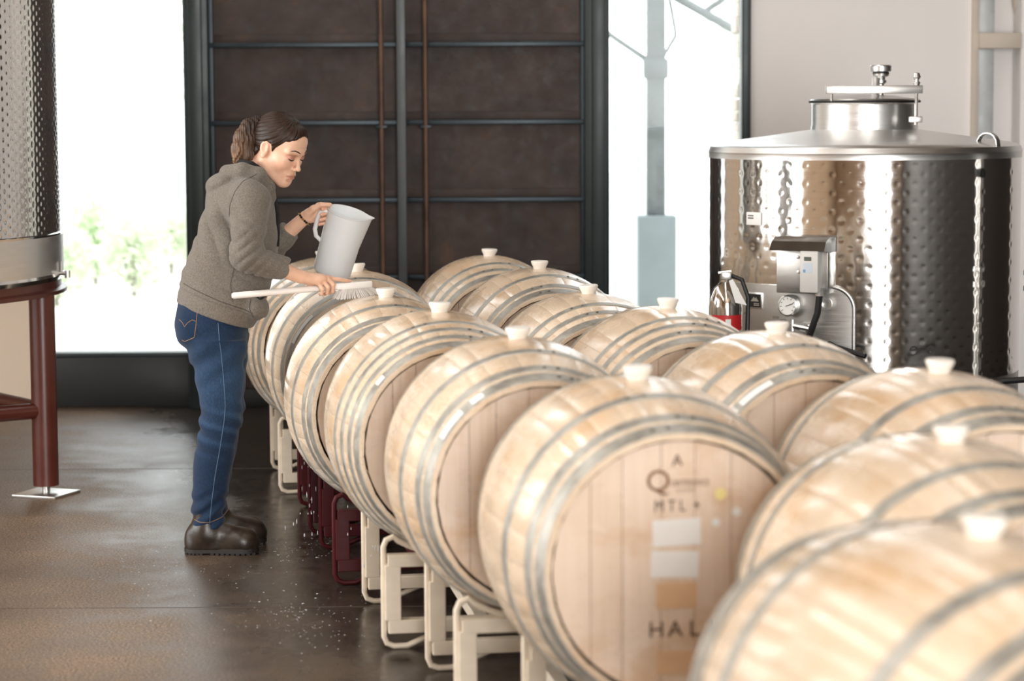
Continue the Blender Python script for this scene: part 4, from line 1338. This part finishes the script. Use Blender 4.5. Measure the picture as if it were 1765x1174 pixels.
# ---------------- face details
dark = plain('dark_brown_brow_hair', srgb(34, 22, 18), 0.6)
for sgn in (-1, 1):
    pts = [b.snap(Hd(*q), 0.0006) for q in ((0.094, 0.0135 * sgn, 0.0235), (0.093, 0.023 * sgn, 0.0275), (0.089, 0.036 * sgn, 0.0305), (0.080, 0.049 * sgn, 0.0250))]
    tubes('eyebrow', pts, [0.0018, 0.0025, 0.0022, 0.0009], dark)
    pts = [b.snap(Hd(*q), 0.0009) for q in ((0.090, 0.0185 * sgn, -0.0045), (0.0925, 0.025 * sgn, -0.0072), (0.092, 0.033 * sgn, -0.0080), (0.088, 0.041 * sgn, -0.0060), (0.082, 0.0475 * sgn, -0.0030))]
    tubes('eyelashes', pts, [0.0010, 0.0022, 0.0027, 0.0024, 0.0010], plain('black_lashes', srgb(18, 12, 10), 0.6))

# ---------------- hair
hg = Grid((-0.125, -0.10, -0.11), (0.115, 0.10, 0.135), 0.0020)
zb_x = [-0.13, -0.07, -0.045, -0.022, -0.008, 0.012, 0.022, 0.030, 0.050, 0.072, 0.090, 0.11]
zb_z = [-0.075, -0.078, -0.060, -0.015, 0.018, 0.016, -0.012, 0.012, 0.040, 0.062, 0.078, 0.09]
base_l = to_head(P(452, 214, -0.005)[None])[0]
def hair_fn(x, y, z):
    q = np.sqrt(((x + 0.009) / 0.1005) ** 2 + (y / 0.0785) ** 2 + ((z - 0.029) / 0.0900) ** 2)
    d = (q - 1) * 0.084
    # second bulge over the forehead and the nape
    q2 = np.sqrt(((x - 0.045) / 0.050) ** 2 + (y / 0.0600) ** 2 + ((z - 0.050) / 0.056) ** 2)
    d2 = (q2 - 1) * 0.052
    q3 = np.sqrt(((x + 0.045) / 0.048) ** 2 + (y / 0.058) ** 2 + ((z + 0.030) / 0.062) ** 2)
    d3 = (q3 - 1) * 0.050
    d = np.minimum(np.minimum(d, d2), d3)
    az = np.arctan2(y, (x - base_l[0]) * 0.6 - (z - base_l[2]) * 0.8)
    d = d + 0.0009 * np.sin(az * 34) + 0.0006 * np.sin(az * 71 + 1.3)
    lim = np.interp(x, zb_x, zb_z) + 0.010 * np.clip((x - 0.04) / 0.04, 0, 1) * np.cos(np.clip(np.abs(y) / 0.055, 0, 1) * math.pi)
    cut = (lim - z) * 0.65
    k = 0.012
    t = np.clip(0.5 - 0.5 * (d - cut) / k, 0, 1)
    return d + (cut - d) * t + k * t * (1 - t)
hg.put(hair_fn, (-0.2, -0.2, -0.2), (0.2, 0.2, 0.2))
V, Qd = hg.surface()
def strand(V, az_f):
    rg = np.sin(az_f * 95) * 0.5 + np.sin(az_f * 173 + 0.7) * 0.5
    return rg
az = np.arctan2(V[:, 1], (V[:, 0] - base_l[0]) * 0.6 - (V[:, 2] - base_l[2]) * 0.8)
sh = strand(V, az)
c0, c1 = np.array(srgb(30, 19, 14)), np.array(srgb(54, 35, 24))
hc = c0 + (c1 - c0) * np.clip(0.45 + 0.45 * sh, 0, 1)[:, None]
Vw = (V * HS) @ HB_.T + Hc
hair = link('hair', np_mesh('hair', Vw, Qd, MH, True, hc), person)
tg = Grid(P(390, 300, -0.09), P(470, 195, 0.09), 0.0020)
tp = [P(457, 214, -.006), P(443, 209, -.008), P(428, 217, -.012), P(418, 236, -.016), P(412, 258, -.018), P(407, 277, -.018)]
tr = [0.014, 0.017, 0.024, 0.029, 0.027, 0.013]
tg.chain(tp, tr, 0.012, 0.012)
tg.chain([P(436, 214, -.012), P(430, 240, -.02), P(428, 268, -.02), P(424, 284, -.02)], [0.016, 0.022, 0.018, 0.006], 0.012, 0.012)
sl, x, y, z = tg.block(tg.lo, tg.lo + tg.n * tg.h)
an = np.arctan2(y + 0.015 + 0.0 * z, (x - tp[3][0]) + 0.0 * z)
tg.d = tg.d + (0.0016 * np.sin(y * 420 + x * 300 + 2 * np.sin(z * 25)) + 0.0012 * np.sin(x * 780 + 40 * z)).astype(np.float32)
V, Qd = tg.surface()
t_ = np.clip((P(0, 214)[2] - V[:, 2]) / (P(0, 214)[2] - P(0, 280)[2]), 0, 1)
back = np.clip((P(425, 0)[0] - V[:, 0]) / 0.04, 0, 1)
ca, cb = np.array(srgb(40, 25, 18)), np.array(srgb(138, 108, 84))
m_ = (t_ ** 1.1 * 0.5 + 0.5 * back)
m_ = np.clip(m_ * (0.75 + 0.35 * np.sin(V[:, 1] * 520 + V[:, 0] * 380)), 0, 1)[:, None]
pony = link('ponytail', np_mesh('ponytail', V, Qd, MH, True, ca + (cb - ca) * m_), person)
ax_t = tp[1] - tp[0]; ax_t /= np.linalg.norm(ax_t)
e1 = np.cross(ax_t, (0, 1, 0)); e1 /= np.linalg.norm(e1); e2 = np.cross(ax_t, e1)
tubes('hair_tie', [P(453, 212.5, -.006) + 0.0185 * (e1 * math.cos(a) + e2 * math.sin(a)) for a in np.linspace(0, 2 * math.pi, 20, endpoint=False)], 0.0045, M['black_rubber'], parent=pony, closed=True)

# ---------------- hoodie
def sect_fn(tab, cv, pw=2.3, wave=None):
    """tab rows: w, u_back, u_front, half width (sorted by w)"""
    tab = np.array(sorted(tab))
    def fn(x, y, z):
        u0 = np.interp(z, tab[:, 0], tab[:, 1]); u1 = np.interp(z, tab[:, 0], tab[:, 2]); hb = np.interp(z, tab[:, 0], tab[:, 3])
        cu, a = (u0 + u1) / 2, (u1 - u0) / 2
        q = (np.abs((x - cu) / a) ** pw + np.abs((y - cv) / hb) ** pw) ** (1 / pw)
        d = (q - 1) * np.minimum(a, hb)
        d = np.maximum(d, np.maximum(z - tab[-1, 0], tab[0, 0] - z))
        return d
    return fn
def W(py, v=0.0): return P(385, py, v)[2]
def Uu(px, py, v=0.0): return P(px, py, v)[0]
hood_tab = [(W(py), Uu(l, py), Uu(r, py), hw) for (py, l, r, hw) in
            ((300, 396, 450, .085), (316, 374, 463, .130), (335, 358, 470, .165), (360, 351, 475, .172), (390, 344, 478, .165), (420, 334, 478, .160), (450, 322, 476, .160),
             (480, 313, 470, .168), (500, 306, 463, .176), (518, 303, 458, .182), (535, 303, 456, .184), (548, 304, 449, .184), (575, 306, 432, .180))]
gg = Grid((Uu(290, 400), -0.335, W(575)), (Uu(520, 400), 0.31, W(270)), 0.0038)
fn = sect_fn(hood_tab, 0.0, 2.25)
gg.put(fn, (-1, -1, 0), (1, 1, 2))
arm_n = [P(432, 343, -.150), P(427, 398, -.205), el_n + np.array((0, -.002, 0)), P(489, 464, -.172)]
gg.chain(arm_n, [0.072, 0.060, 0.055, 0.0445], 0.045, 0.012, cut=True)
arm_f = [P(438, 343, .150), el_f, P(499, 396, .188)]
gg.chain(arm_f, [0.068, 0.052, 0.042], 0.045, 0.012, cut=True)
# pouch pocket
gg.ell(P(440, 532, -.085), (0.050, 0.075, 0.050), 0.02)
# hem plane and ribbed band
h0, h1 = P(304, 517), P(430, 562)
hn = np.array((-(h1 - h0)[2], 0, (h1 - h0)[0])); hn /= np.linalg.norm(hn)
sl, x, y, z = gg.block(gg.lo, gg.lo + gg.n * gg.h)
hd = (x - h0[0]) * hn[0] + (z - h0[2]) * hn[2]
body_part = (np.abs(y) < 0.215)
# folds: drag lines round the elbow, soft diagonal folds on the back and waist
def ridge(t): return 1 - 2 * np.abs(np.sin(t * 0.5)) ** 0.8          # sharp valley, round crest
near_side = np.clip((0.02 - y) / 0.06, 0, 1) * 0.6 + 0.4
fold = 0.0040 * ridge(88 * (z * 0.95 + x * 0.50) + 2.4 * np.sin(11 * y + 6 * x)) * np.exp(-((z - 1.045) / 0.085) ** 2) * np.clip((hd - 0.07) / 0.04, 0, 1)
# drag lines from the armpit down the back
fold = fold + 0.0062 * ridge(92 * (x * 0.95 + z * 0.42) + 1.5 * np.sin(9 * z)) * np.exp(-((z - 1.20) / 0.10) ** 2) * np.clip((P(425, 0)[0] - x) / 0.05, 0, 1)
fold = fold + 0.0045 * np.sin(24 * (x - 0.6 * z) + 3 * np.sin(8 * z + 5 * y)) * np.sin(13 * z + 7 * x + 1.0) * np.clip((hd - 0.08) / 0.05, 0, 1)
re_ = np.sqrt((x - el_n[0]) ** 2 + (y - el_n[1]) ** 2 + (z - el_n[2]) ** 2)
fold = fold + 0.0095 * ridge(150 * (z - 0.80 * x) + 1.4 * np.sin(20 * y + 8 * x)) * np.exp(-(re_ / 0.075) ** 2) * np.clip((x - el_n[0] + 0.045) / 0.05, 0, 1)
sh_ = np.sqrt((x - P(430, 0)[0]) ** 2 + (z - W(385)) ** 2)
fold = fold + 0.0065 * ridge(130 * (z + 0.45 * x) + 1.8 * np.sin(16 * x)) * np.exp(-(sh_ / 0.065) ** 2) * np.clip((-0.10 - y) / 0.04, 0, 1)
gg.d = (gg.d + fold).astype(np.float32)
band = 0.0055 * np.clip((0.062 - hd) / 0.006, 0, 1)
gg.d = (gg.d + np.where(body_part, band, 0)).astype(np.float32)
gg.d = np.maximum(gg.d, np.where((hd < 0.03) & (z < W(480)), -hd, -1.0)).astype(np.float32)
# collapsed hood
gg.ell(P(390, 313, 0), (0.064, 0.118, 0.040), 0.008, 'add', np.array([[math.cos(.25), 0, -math.sin(.25)], [0, 1, 0], [math.sin(.25), 0, math.cos(.25)]]))
gg.ell(P(374, 322, 0), (0.040, 0.100, 0.036), 0.02)
for sgn in (-1, 1):
    gg.chain([P(392, 298, 0.05 * sgn), P(418, 295, .092 * sgn), P(446, 301, .090 * sgn), P(464, 322, .050 * sgn), P(470, 342, .018 * sgn)], [0.030, 0.030, 0.026, 0.020, 0.014], 0.008, 0.012)
# neck opening
gg.cone(P(440, 255), P(432, 300), 0.078, 0.066, 0.006, 'sub')
gg.cone(P(432, 300), P(440, 322), 0.066, 0.050, 0.006, 'sub')

hoodie = link('hoodie', mesh_from(gg, 'hoodie', MF, lambda V: np.tile(np.array(srgb(112, 106, 98)), (len(V), 1))), person)
thread = plain('dark_grey_seam', srgb(74, 70, 66), 0.9)
def seam(name, pxs, grid, r, mat, parent, n=26, off=0.0004):
    pts = []
    pp = np.array(pxs, float)
    L = np.concatenate([[0], np.cumsum(np.linalg.norm(np.diff(pp, axis=0), axis=1))])
    for t in np.linspace(0, L[-1], n):
        q = P(np.interp(t, L, pp[:, 0]), np.interp(t, L, pp[:, 1]), -0.15)
        pts.append(grid.near(q[0], q[2], -0.32, 0.12, off))
    return tubes(name, pts, r, mat, 6, parent)
seam('raglan_seam', [(441, 300), (420, 312), (407, 330), (399, 352), (398, 372)], gg, 0.0014, thread, hoodie)
seam('hem_seam', [(313, 490), (345, 503), (380, 518), (418, 532), (436, 540)], gg, 0.0016, thread, hoodie)
seam('side_seam', [(404, 462), (398, 490), (402, 520)], gg, 0.0012, thread, hoodie)
seam('pocket_seam', [(432, 516), (430, 530), (436, 548)], gg, 0.0014, thread, hoodie)
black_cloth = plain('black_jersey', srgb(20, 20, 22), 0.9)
col_pts = [P(409, 281, 0), P(418, 281, -.050), P(434, 284, -.073), P(449, 294, -.066), P(462, 312, -.042), P(470, 330, 0.0),
           P(462, 312, .042), P(449, 294, .066), P(434, 284, .073), P(418, 281, .050)]
tubes('collar_lining', col_pts, 0.0135, black_cloth, 10, hoodie, True)
tubes('zip_tape', [P(470, 327, -.012), P(475, 345, -.016), P(478.5, 370, -.018), P(479.5, 400, -.018), P(479, 425, -.018)], [0.006, 0.007, 0.0065, 0.006, 0.005], black_cloth, 8, hoodie)
# black strip standing in for the shade inside the pouch opening
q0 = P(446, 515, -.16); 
seam('pocket_opening_shade', [(441, 512), (447, 517), (453, 514)], gg, 0.0042, black_cloth, hoodie, 8, -0.001)

# ---------------- jeans
LEG = ((585, 318, 424, .092), (600, 323, 424, .092), (630, 332, 422, .086), (660, 339, 420, .081), (690, 344, 418, .077), (715, 346, 418, .075), (740, 344, 413, .073), (770, 338, 406, .072),
       (800, 334, 401, .070), (830, 332, 395, .066), (860, 332, 389, .060), (885, 331, 386, .057), (908, 330, 387, .058))
jg = Grid((Uu(292, 700), -0.21, 0.035), (Uu(445, 700), 0.21, W(495)), 0.0038)
hip = [(W(py), Uu(l, py), Uu(r, py), hw) for (py, l, r, hw) in ((495, 312, 440, .150), (515, 309, 436, .162), (530, 307, 432, .168), (555, 308, 428, .174), (575, 313, 426, .174), (600, 322, 424, .160), (618, 330, 420, .140))]
jg.put(sect_fn(hip, 0.0, 2.3), (-1, -1, 0), (1, 1, 2))
for (cv, du) in ((-0.088, 0.0), (0.088, -0.012)):
    tab = [(W(py, -0.088), Uu(l, py, -0.088) + du, Uu(r, py, -0.088) + du, hw) for (py, l, r, hw) in LEG]
    jg.put(sect_fn(tab, cv, 2.15), (-1, cv - .1, 0), (1, cv + .1, 2), 0.02)
jg.ell(P(326, 560, -.075), (0.05, 0.085, 0.075), 0.03); jg.ell(P(326, 560, .075), (0.05, 0.085, 0.075), 0.03)
sl, x, y, z = jg.block(jg.lo, jg.lo + jg.n * jg.h)
wk = W(735, -.088); wa = W(880, -.088); wt = W(615)
fold = 0.0055 * np.sin(95 * (z + 0.45 * x) + 2.6 * np.sin(14 * y + 13 * x)) * (0.6 + 0.4 * np.sin(31 * x + 9 * z)) * np.exp(-((z - wk) / 0.085) ** 2)
fold = fold + 0.0050 * np.sin(110 * (z - 0.35 * x) + 2.2 * np.sin(18 * y + 21 * x)) * np.exp(-((z - wa) / 0.07) ** 2)
fold = fold + 0.0042 * np.sin(64 * (z - 0.7 * x) + 2 * np.sin(9 * y)) * np.exp(-((z - wt) / 0.09) ** 2)
fold = fold + 0.0016 * np.sin(42 * (z + 0.2 * x) + 3 * np.sin(12 * x))
jg.d = (jg.d + fold).astype(np.float32)
def jean_col(V):
    c = np.tile(np.array(srgb(26, 44, 68)), (len(V), 1))
    f = np.sin(105 * (V[:, 2] + 0.35 * V[:, 0]) + 2.0 * np.sin(14 * V[:, 1] + 9 * V[:, 0])) * np.exp(-((V[:, 2] - wk) / 0.085) ** 2)
    thigh = np.exp(-((V[:, 2] - W(650)) / 0.12) ** 2) * 0.25 + 0.22 * np.clip(-f, 0, 1)
    return c + (np.array(srgb(66, 98, 132)) - c) * thigh[:, None]
jeans = link('jeans', mesh_from(jg, 'jeans', MJ, jean_col), person)
pale = plain('pale_blue_seam_edge', srgb(88, 112, 138), 0.9)
gold = plain('gold_thread', srgb(150, 118, 84), 0.8)
seam('side_seam', [(377, 556), (379, 580), (384, 620), (387, 660), (389, 700), (387, 725), (380, 770), (371, 820), (364, 870), (361, 903)], jg, 0.0012, pale, jeans, 60)
seam('pocket_stitching', [(341, 535), (339, 560), (336, 581), (318, 589), (313, 586)], jg, 0.0011, gold, jeans, 30)
seam('pocket_stitching', [(308, 551), (314, 555), (319, 563), (324, 556), (332, 551), (338, 553)], jg, 0.0010, gold, jeans, 26)
seam('cuff_stitching', [(331, 897), (345, 901), (362, 901), (384, 893)], jg, 0.0011, gold, jeans, 20)

# ---------------- boots
sole_m = plain('dark_rubber_sole', srgb(34, 29, 26), 0.6, 0, 0.2, 20, 0.2)
def boot(cv, du):
    hy = cv
    o = np.array((Uu(385, 940, -.09) + du, 0, 0))
    u0 = Uu(318, 945, -.09) + du; u1 = Uu(447, 945, -.09) + du
    L = u1 - u0
    bg = Grid((u0 - 0.02, cv - 0.085, 0.0), (u1 + 0.02, cv + 0.085, 0.20), 0.0030)
    bg.ell((u0 + 0.056, cv, 0.060), (0.054, 0.039, 0.058), 0.02)
    bg.cone((u0 + 0.045, cv, 0.028), (u1 - 0.050, cv, 0.028), 0.040, 0.046, 0.02)
    bg.cone((u0 + 0.083, cv, 0.075), (u0 + 0.082, cv, 0.150), 0.047, 0.046, 0.025)
    bg.cone((u0 + 0.085, cv, 0.085), (u0 + 0.200, cv, 0.060), 0.047, 0.036, 0.03)
    bg.ell((u1 - 0.060, cv - 0.002, 0.050), (0.057, 0.049, 0.042), 0.025)
    sl, x, y, z = bg.block(bg.lo, bg.lo + bg.n * bg.h)
    bg.d = np.maximum(bg.d + 0.0010 * np.sin(90 * x + 3 * np.sin(40 * y)) * np.exp(-((x - u0 - 0.15) / 0.03) ** 2), 0.021 - z).astype(np.float32)
    bo = link('boot', mesh_from(bg, 'boot', MBOOT, lambda V: np.tile(np.array(srgb(44, 35, 28)), (len(V), 1))), person)
    # sole outline
    st_ = [(0.0, 0.0), (0.012, 0.024), (0.04, 0.037), (0.08, 0.036), (0.12, 0.036), (0.17, 0.046), (0.21, 0.050), (0.25, 0.042), (0.27, 0.026), (L, 0.0)]
    st_ = [(u * L / 0.277 if u < 0.275 else L, w_) for u, w_ in st_]
    up_ = [(u0 + u, cv + w_ * 1.06) for u, w_ in st_]; dn_ = [(u0 + u, cv - w_ * 1.06) for u, w_ in st_[1:-1]][::-1]
    ol = up_ + dn_
    so = MB().prism(ol, 0.007, 0.024, 'xy').build('sole', sole_m, bo, ang=60)
    for (a, c) in ((0.004, 0.075), (0.10, 0.272)):
        k = 9 if c > 0.2 else 5
        for i in range(k):
            ua = a + (c - a) * i / k; ub = a + (c - a) * (i + 0.72) / k
            wa_ = np.interp((ua + ub) / 2 * L / 0.277, [q[0] for q in st_], [q[1] for q in st_])
            MB().box(u0 + ua * L / 0.277, u0 + ub * L / 0.277, cv - wa_, cv + wa_, 0.0, 0.008, 0.001).build('tread_lug', sole_m, so, smooth=False)
    # pull tab at the heel, elastic gore at the side
    return bo, bg
bn_, bng = boot(-0.095, 0.0)
bf_, bfg = boot(0.105, 0.008)

# ---------------- bracelet of dark beads on the far wrist
bead_m = [plain('black_bead', srgb(24, 20, 18), 0.25), plain('amber_bead', srgb(150, 112, 52), 0.3)]
fdir = wr_f - el_f; fdir /= np.linalg.norm(fdir)
wc = wr_f - fdir * 0.004
e1 = np.cross(fdir, (0, 1, 0)); e1 /= np.linalg.norm(e1); e2 = np.cross(fdir, e1)
br = empty('bracelet', (0, 0, 0)); br.parent = person
bmesh_ = [MB().lathe([(0, -0.0048), (0.0034, -0.0034), (0.0048, 0), (0.0034, 0.0034), (0, 0.0048)], 8).mesh('bead', mm_) for mm_ in bead_m]
for k in range(20):
    a = 2 * math.pi * k / 20
    o = link('bead', bmesh_[1 if k % 3 == 2 else 0], br)
    o.location = tuple(wc + 0.0300 * (e1 * math.cos(a) + e2 * math.sin(a)) + fdir * 0.004 * math.sin(a))

# ================================================================== brush
white_pl = plain('white_nylon', srgb(240, 236, 232), 0.4, 0, 0.02)
bristle_m = plain('white_bristle', srgb(244, 240, 236), 0.6, 0, 0.03)
brush = empty('scrub_brush', tuple(Vector(on_brush(610)) + Vector((PX0, Y0, 0))))
tag(brush, 'white long-handled scrub brush held in the near hand, bristles on the barrel', 'brush')
bo_ = on_brush(610)
def rb(q): return tuple(np.array(q) - bo_)
MB().tube([rb(HLp), rb(HLp + ba * 0.006), rb(on_brush(470)), rb(on_brush(540)), rb(on_brush(582))], [0.0085, 0.0118, 0.0118, 0.0115, 0.0120], 16).build('handle', white_pl, brush)
hh0, hh1 = on_brush(578), on_brush(638)
mb = MB()
rows = []
for t in np.linspace(0, 1, 9):
    c = hh0 + (hh1 - hh0) * t
    w_ = 0.013 + 0.014 * min(1, t * 3) if t < .9 else 0.024
    rows.append([c + bn * w_ + bz * 0.004, c + bn * w_ * .8 + bz * 0.0125, c - bn * w_ * .8 + bz * 0.0125, c - bn * w_ + bz * 0.004, c - bn * w_ * .9 - bz * 0.010, c + bn * w_ * .9 - bz * 0.010])
v = [rb(q) for r_ in rows for q in r_]; f = []
for i in range(8):
    for j in range(6): f.append((i * 6 + j, i * 6 + (j + 1) % 6, i * 6 + 6 + (j + 1) % 6, i * 6 + 6 + j))
f += [tuple(range(6)), tuple(range(53, 47, -1))]
mb.add(v, f).build('brush_head', white_pl, brush, ang=50)
rg = random.Random(5)
mb = MB()
for i in range(22):
    for j in range(9):
        t = (i + 0.5) / 22
        c = on_brush(588 + 48 * t) - bz * 0.009 + bn * (-0.02 + 0.04 * j / 8)
        fl_ = (t - 0.5) * 0.075
        tip = c - bz * (0.036 - 0.028 * max(0, t - .5) ** 1.4) + ba * (fl_ + 0.008 + rg.uniform(-.003, .003)) + bn * ((-0.5 + j / 8) * 0.045 + rg.uniform(-.003, .003))
        mb.tube([rb(c), rb((c + tip) / 2 + ba * fl_ * 0.1), rb(tip)], [0.0011, 0.0011, 0.0013], 4)
o = mb.build('bristles', bristle_m, brush, smooth=False); o['kind'] = 'stuff'

# ================================================================== jug
def jug_mat():
    t = NT('milky_polypropylene')
    n = t.noise(t.coord((1, 1, 1)), 6, 3)
    col = t.ramp(n, [(0.3, (0.93, 0.96, 0.98)), (0.7, (0.97, 0.99, 1.0))])
    df = t.b; t.set(col=col, rough=0.25)
    tr = t.n('ShaderNodeBsdfTranslucent'); t.l(col, tr.inputs[0])
    tp_ = t.n('ShaderNodeBsdfTransparent'); tp_.inputs[0].default_value = (0.95, 0.97, 0.98, 1)
    m1 = t.n('ShaderNodeMixShader'); m1.inputs[0].default_value = 0.22
    m2 = t.n('ShaderNodeMixShader'); m2.inputs[0].default_value = 0.13
    t.l(df.outputs[0], m1.inputs[1]); t.l(tr.outputs[0], m1.inputs[2])
    t.l(m1.outputs[0], m2.inputs[1]); t.l(tp_.outputs[0], m2.inputs[2]); t.l(m2.outputs[0], t.out.inputs[0])
    return t.m
JM = jug_mat()
JV = 0.150
jb, jt = P(571, 472, JV + 0.055), P(601, 366, JV)
axis = jt - jb; JH = np.linalg.norm(axis); axis /= JH
left_ = np.array((-1.0, -0.10, 0)); left_ -= axis * (left_ @ axis); left_ /= np.linalg.norm(left_)
side_ = np.cross(axis, left_)
MJg = Matrix(((-left_[0], -side_[0], axis[0], jb[0] + PX0), (-left_[1], -side_[1], axis[1], jb[1] + Y0), (-left_[2], -side_[2], axis[2], jb[2]), (0, 0, 0, 1)))
jug = empty('measuring_jug'); jug.matrix_world = MJg
tag(jug, 'translucent white plastic jug tipped over the barrels in the far hand', 'jug')
r0_, r1_ = 0.0715, 0.0780
body = [(0, 0.004), (r0_ - 0.010, 0.0), (r0_, 0.010), (r0_ + (r1_ - r0_) * .5, JH * .5), (r1_, JH - 0.006), (r1_ + 0.003, JH - 0.003), (r1_ + 0.003, JH), (r1_ - 0.001, JH),
        (r1_ - 0.003, JH - 0.008), (r0_ + (r1_ - r0_) * .5 - 0.003, JH * .5), (r0_ - 0.003, 0.012), (r0_ - 0.012, 0.004), (0, 0.007)]
mb = MB().lathe(body, 56)
# spout: pull the rim out on the side away from the handle
nv = []
for q in mb.v:
    x, y, z = q
    a = math.atan2(y, x); t = max(0, (z - JH + 0.035) / 0.035)
    k = math.exp(-(a / 0.30) ** 2) * t * t
    nv.append((x + 0.020 * k, y * (1 - 0.25 * k), z + 0.003 * k))
mb.v = nv
mb.build('jug_body', JM, jug)
hx = -r1_
MB().tube([(hx + 0.004, 0, JH - 0.018), (hx - 0.014, 0, JH - 0.016), (hx - 0.025, 0, JH - 0.028), (hx - 0.028, 0, JH - 0.055), (hx - 0.027, 0, JH - 0.095), (hx - 0.016, 0, JH - 0.120), (hx + 0.010, 0, JH - 0.136)],
          [0.0075, 0.008, 0.0085, 0.0085, 0.0085, 0.008, 0.0075], 12).build('handle', JM, jug)
def water():
    t = NT('water_in_jug'); n = t.noise(t.coord((1, 1, 1)), 5, 2)
    gl = t.n('ShaderNodeBsdfTransparent'); t.l(t.ramp(n, [(0.3, (0.86, 0.9, 0.92)), (0.7, (0.93, 0.96, 0.97))]), gl.inputs[0])
    gs = t.n('ShaderNodeBsdfGlossy'); gs.inputs['Roughness'].default_value = 0.03
    fr = t.n('ShaderNodeFresnel'); fr.inputs[0].default_value = 1.33
    mx = t.n('ShaderNodeMixShader'); t.l(fr.outputs[0], mx.inputs[0]); t.l(gl.outputs[0], mx.inputs[1]); t.l(gs.outputs[0], mx.inputs[2])
    t.l(mx.outputs[0], t.out.inputs[0]); return t.m
WM = water()
# water level stays horizontal in the tipped jug
up_l = MJg.to_3x3().transposed() @ Vector((0, 0, 1))
nseg = 40; ring0, ring1 = [], []
for k in range(nseg):
    a = 2 * math.pi * k / nseg; rr = r0_ - 0.0050
    x, y = rr * math.cos(a), rr * math.sin(a)
    zt = 0.048 - (up_l.x * x + up_l.y * y) / up_l.z
    ring0.append((x * .93, y * .93, 0.0085)); ring1.append((x, y, max(0.012, zt)))
mb = MB().add(ring0 + ring1, [(k, (k + 1) % nseg, nseg + (k + 1) % nseg, nseg + k) for k in range(nseg)] + [tuple(range(nseg - 1, -1, -1)), tuple(range(nseg, 2 * nseg))])
tag(mb.build('jug_water', WM), 'clear water in the bottom of the tipped plastic jug', 'water').matrix_world = MJg

# ================================================================== water drops
rg = random.Random(11)
def drops(name, pts, mat, label, cat):
    mb = MB()
    for (p, r, L) in pts:
        mb.lathe([(0, -L), (r * .8, -L * .55), (r, 0), (r * .7, L * .5), (0, L)], 6, Matrix.Translation(p))
    o = mb.build(name, mat); tag(o, label, cat, kind='stuff'); return o
wd = NT('falling_water'); n_ = wd.noise(wd.coord(), 30, 2); wd.set(col=wd.ramp(n_, [(0.3, (0.85, 0.9, 0.95)), (0.7, (0.95, 0.97, 1))]), rough=0.05, spec=0.8)
wd.b.inputs['Transmission Weight'].default_value = 0.4; wd.b.inputs['IOR'].default_value = 1.33
def in_barrel(q):
    for bb in list(BAR_L.values()) + list(BAR_R.values()):
        l = Matrix.Rotation(-bb.rotation_euler.z, 3, 'Z') @ (Vector(q) - bb.location)
        if abs(l.y) < 0.50 and math.hypot(l.x, l.z - BR) < 0.385: return True
    return False
pts = []
for (px, py, Y, n) in ((533, 790, 8.9, 14), (540, 760, 8.9, 8), (532, 850, 8.85, 8), (530, 905, 8.3, 8), (600, 880, 8.0, 5), (637, 940, 7.6, 7), (700, 880, 7.4, 4), (500, 925, 8.4, 3), (585, 875, 8.4, 4)):
    for k in range(n):
        q = at(px + rg.gauss(0, 7), py + rg.gauss(0, 22), Y)
        if q.z > 0.02 and not in_barrel(q): pts.append((q, rg.uniform(.0012, .0026), rg.uniform(.003, .012)))
drops('falling_drops', pts, wd.m, 'small bright water drops falling beside the racks', 'water drops')
pts = []
for k in range(380):
    c = rg.choice(((470, 940, 60, 12), (560, 935, 40, 12), (520, 955, 70, 14), (480, 1060, 60, 30), (560, 1060, 70, 40), (540, 1100, 80, 40), (330, 985, 130, 40), (250, 960, 120, 60), (330, 1060, 160, 60)))
    q = at_z(rg.gauss(c[0], c[2] * .6), rg.gauss(c[1], c[3] * .6), 0.0)
    if -0.18 < q.x - PX0 < 0.18 and abs(q.y - Y0) < 0.2: continue
    r = rg.uniform(.0009, .0024) * (1.6 if rg.random() < .08 else 1)
    pts.append((Vector((q.x, q.y, 0.0)), r, r * 0.45))
mb = MB()
for (p, r, L) in pts:
    mb.lathe([(r * rg.uniform(1, 1.6), 0), (r * .8, L * .7), (0, L)], 7, Matrix.Translation(p))
tag(mb.build('floor_droplets', wd.m), 'glinting water droplets splashed over the concrete floor', 'water drops', kind='stuff')
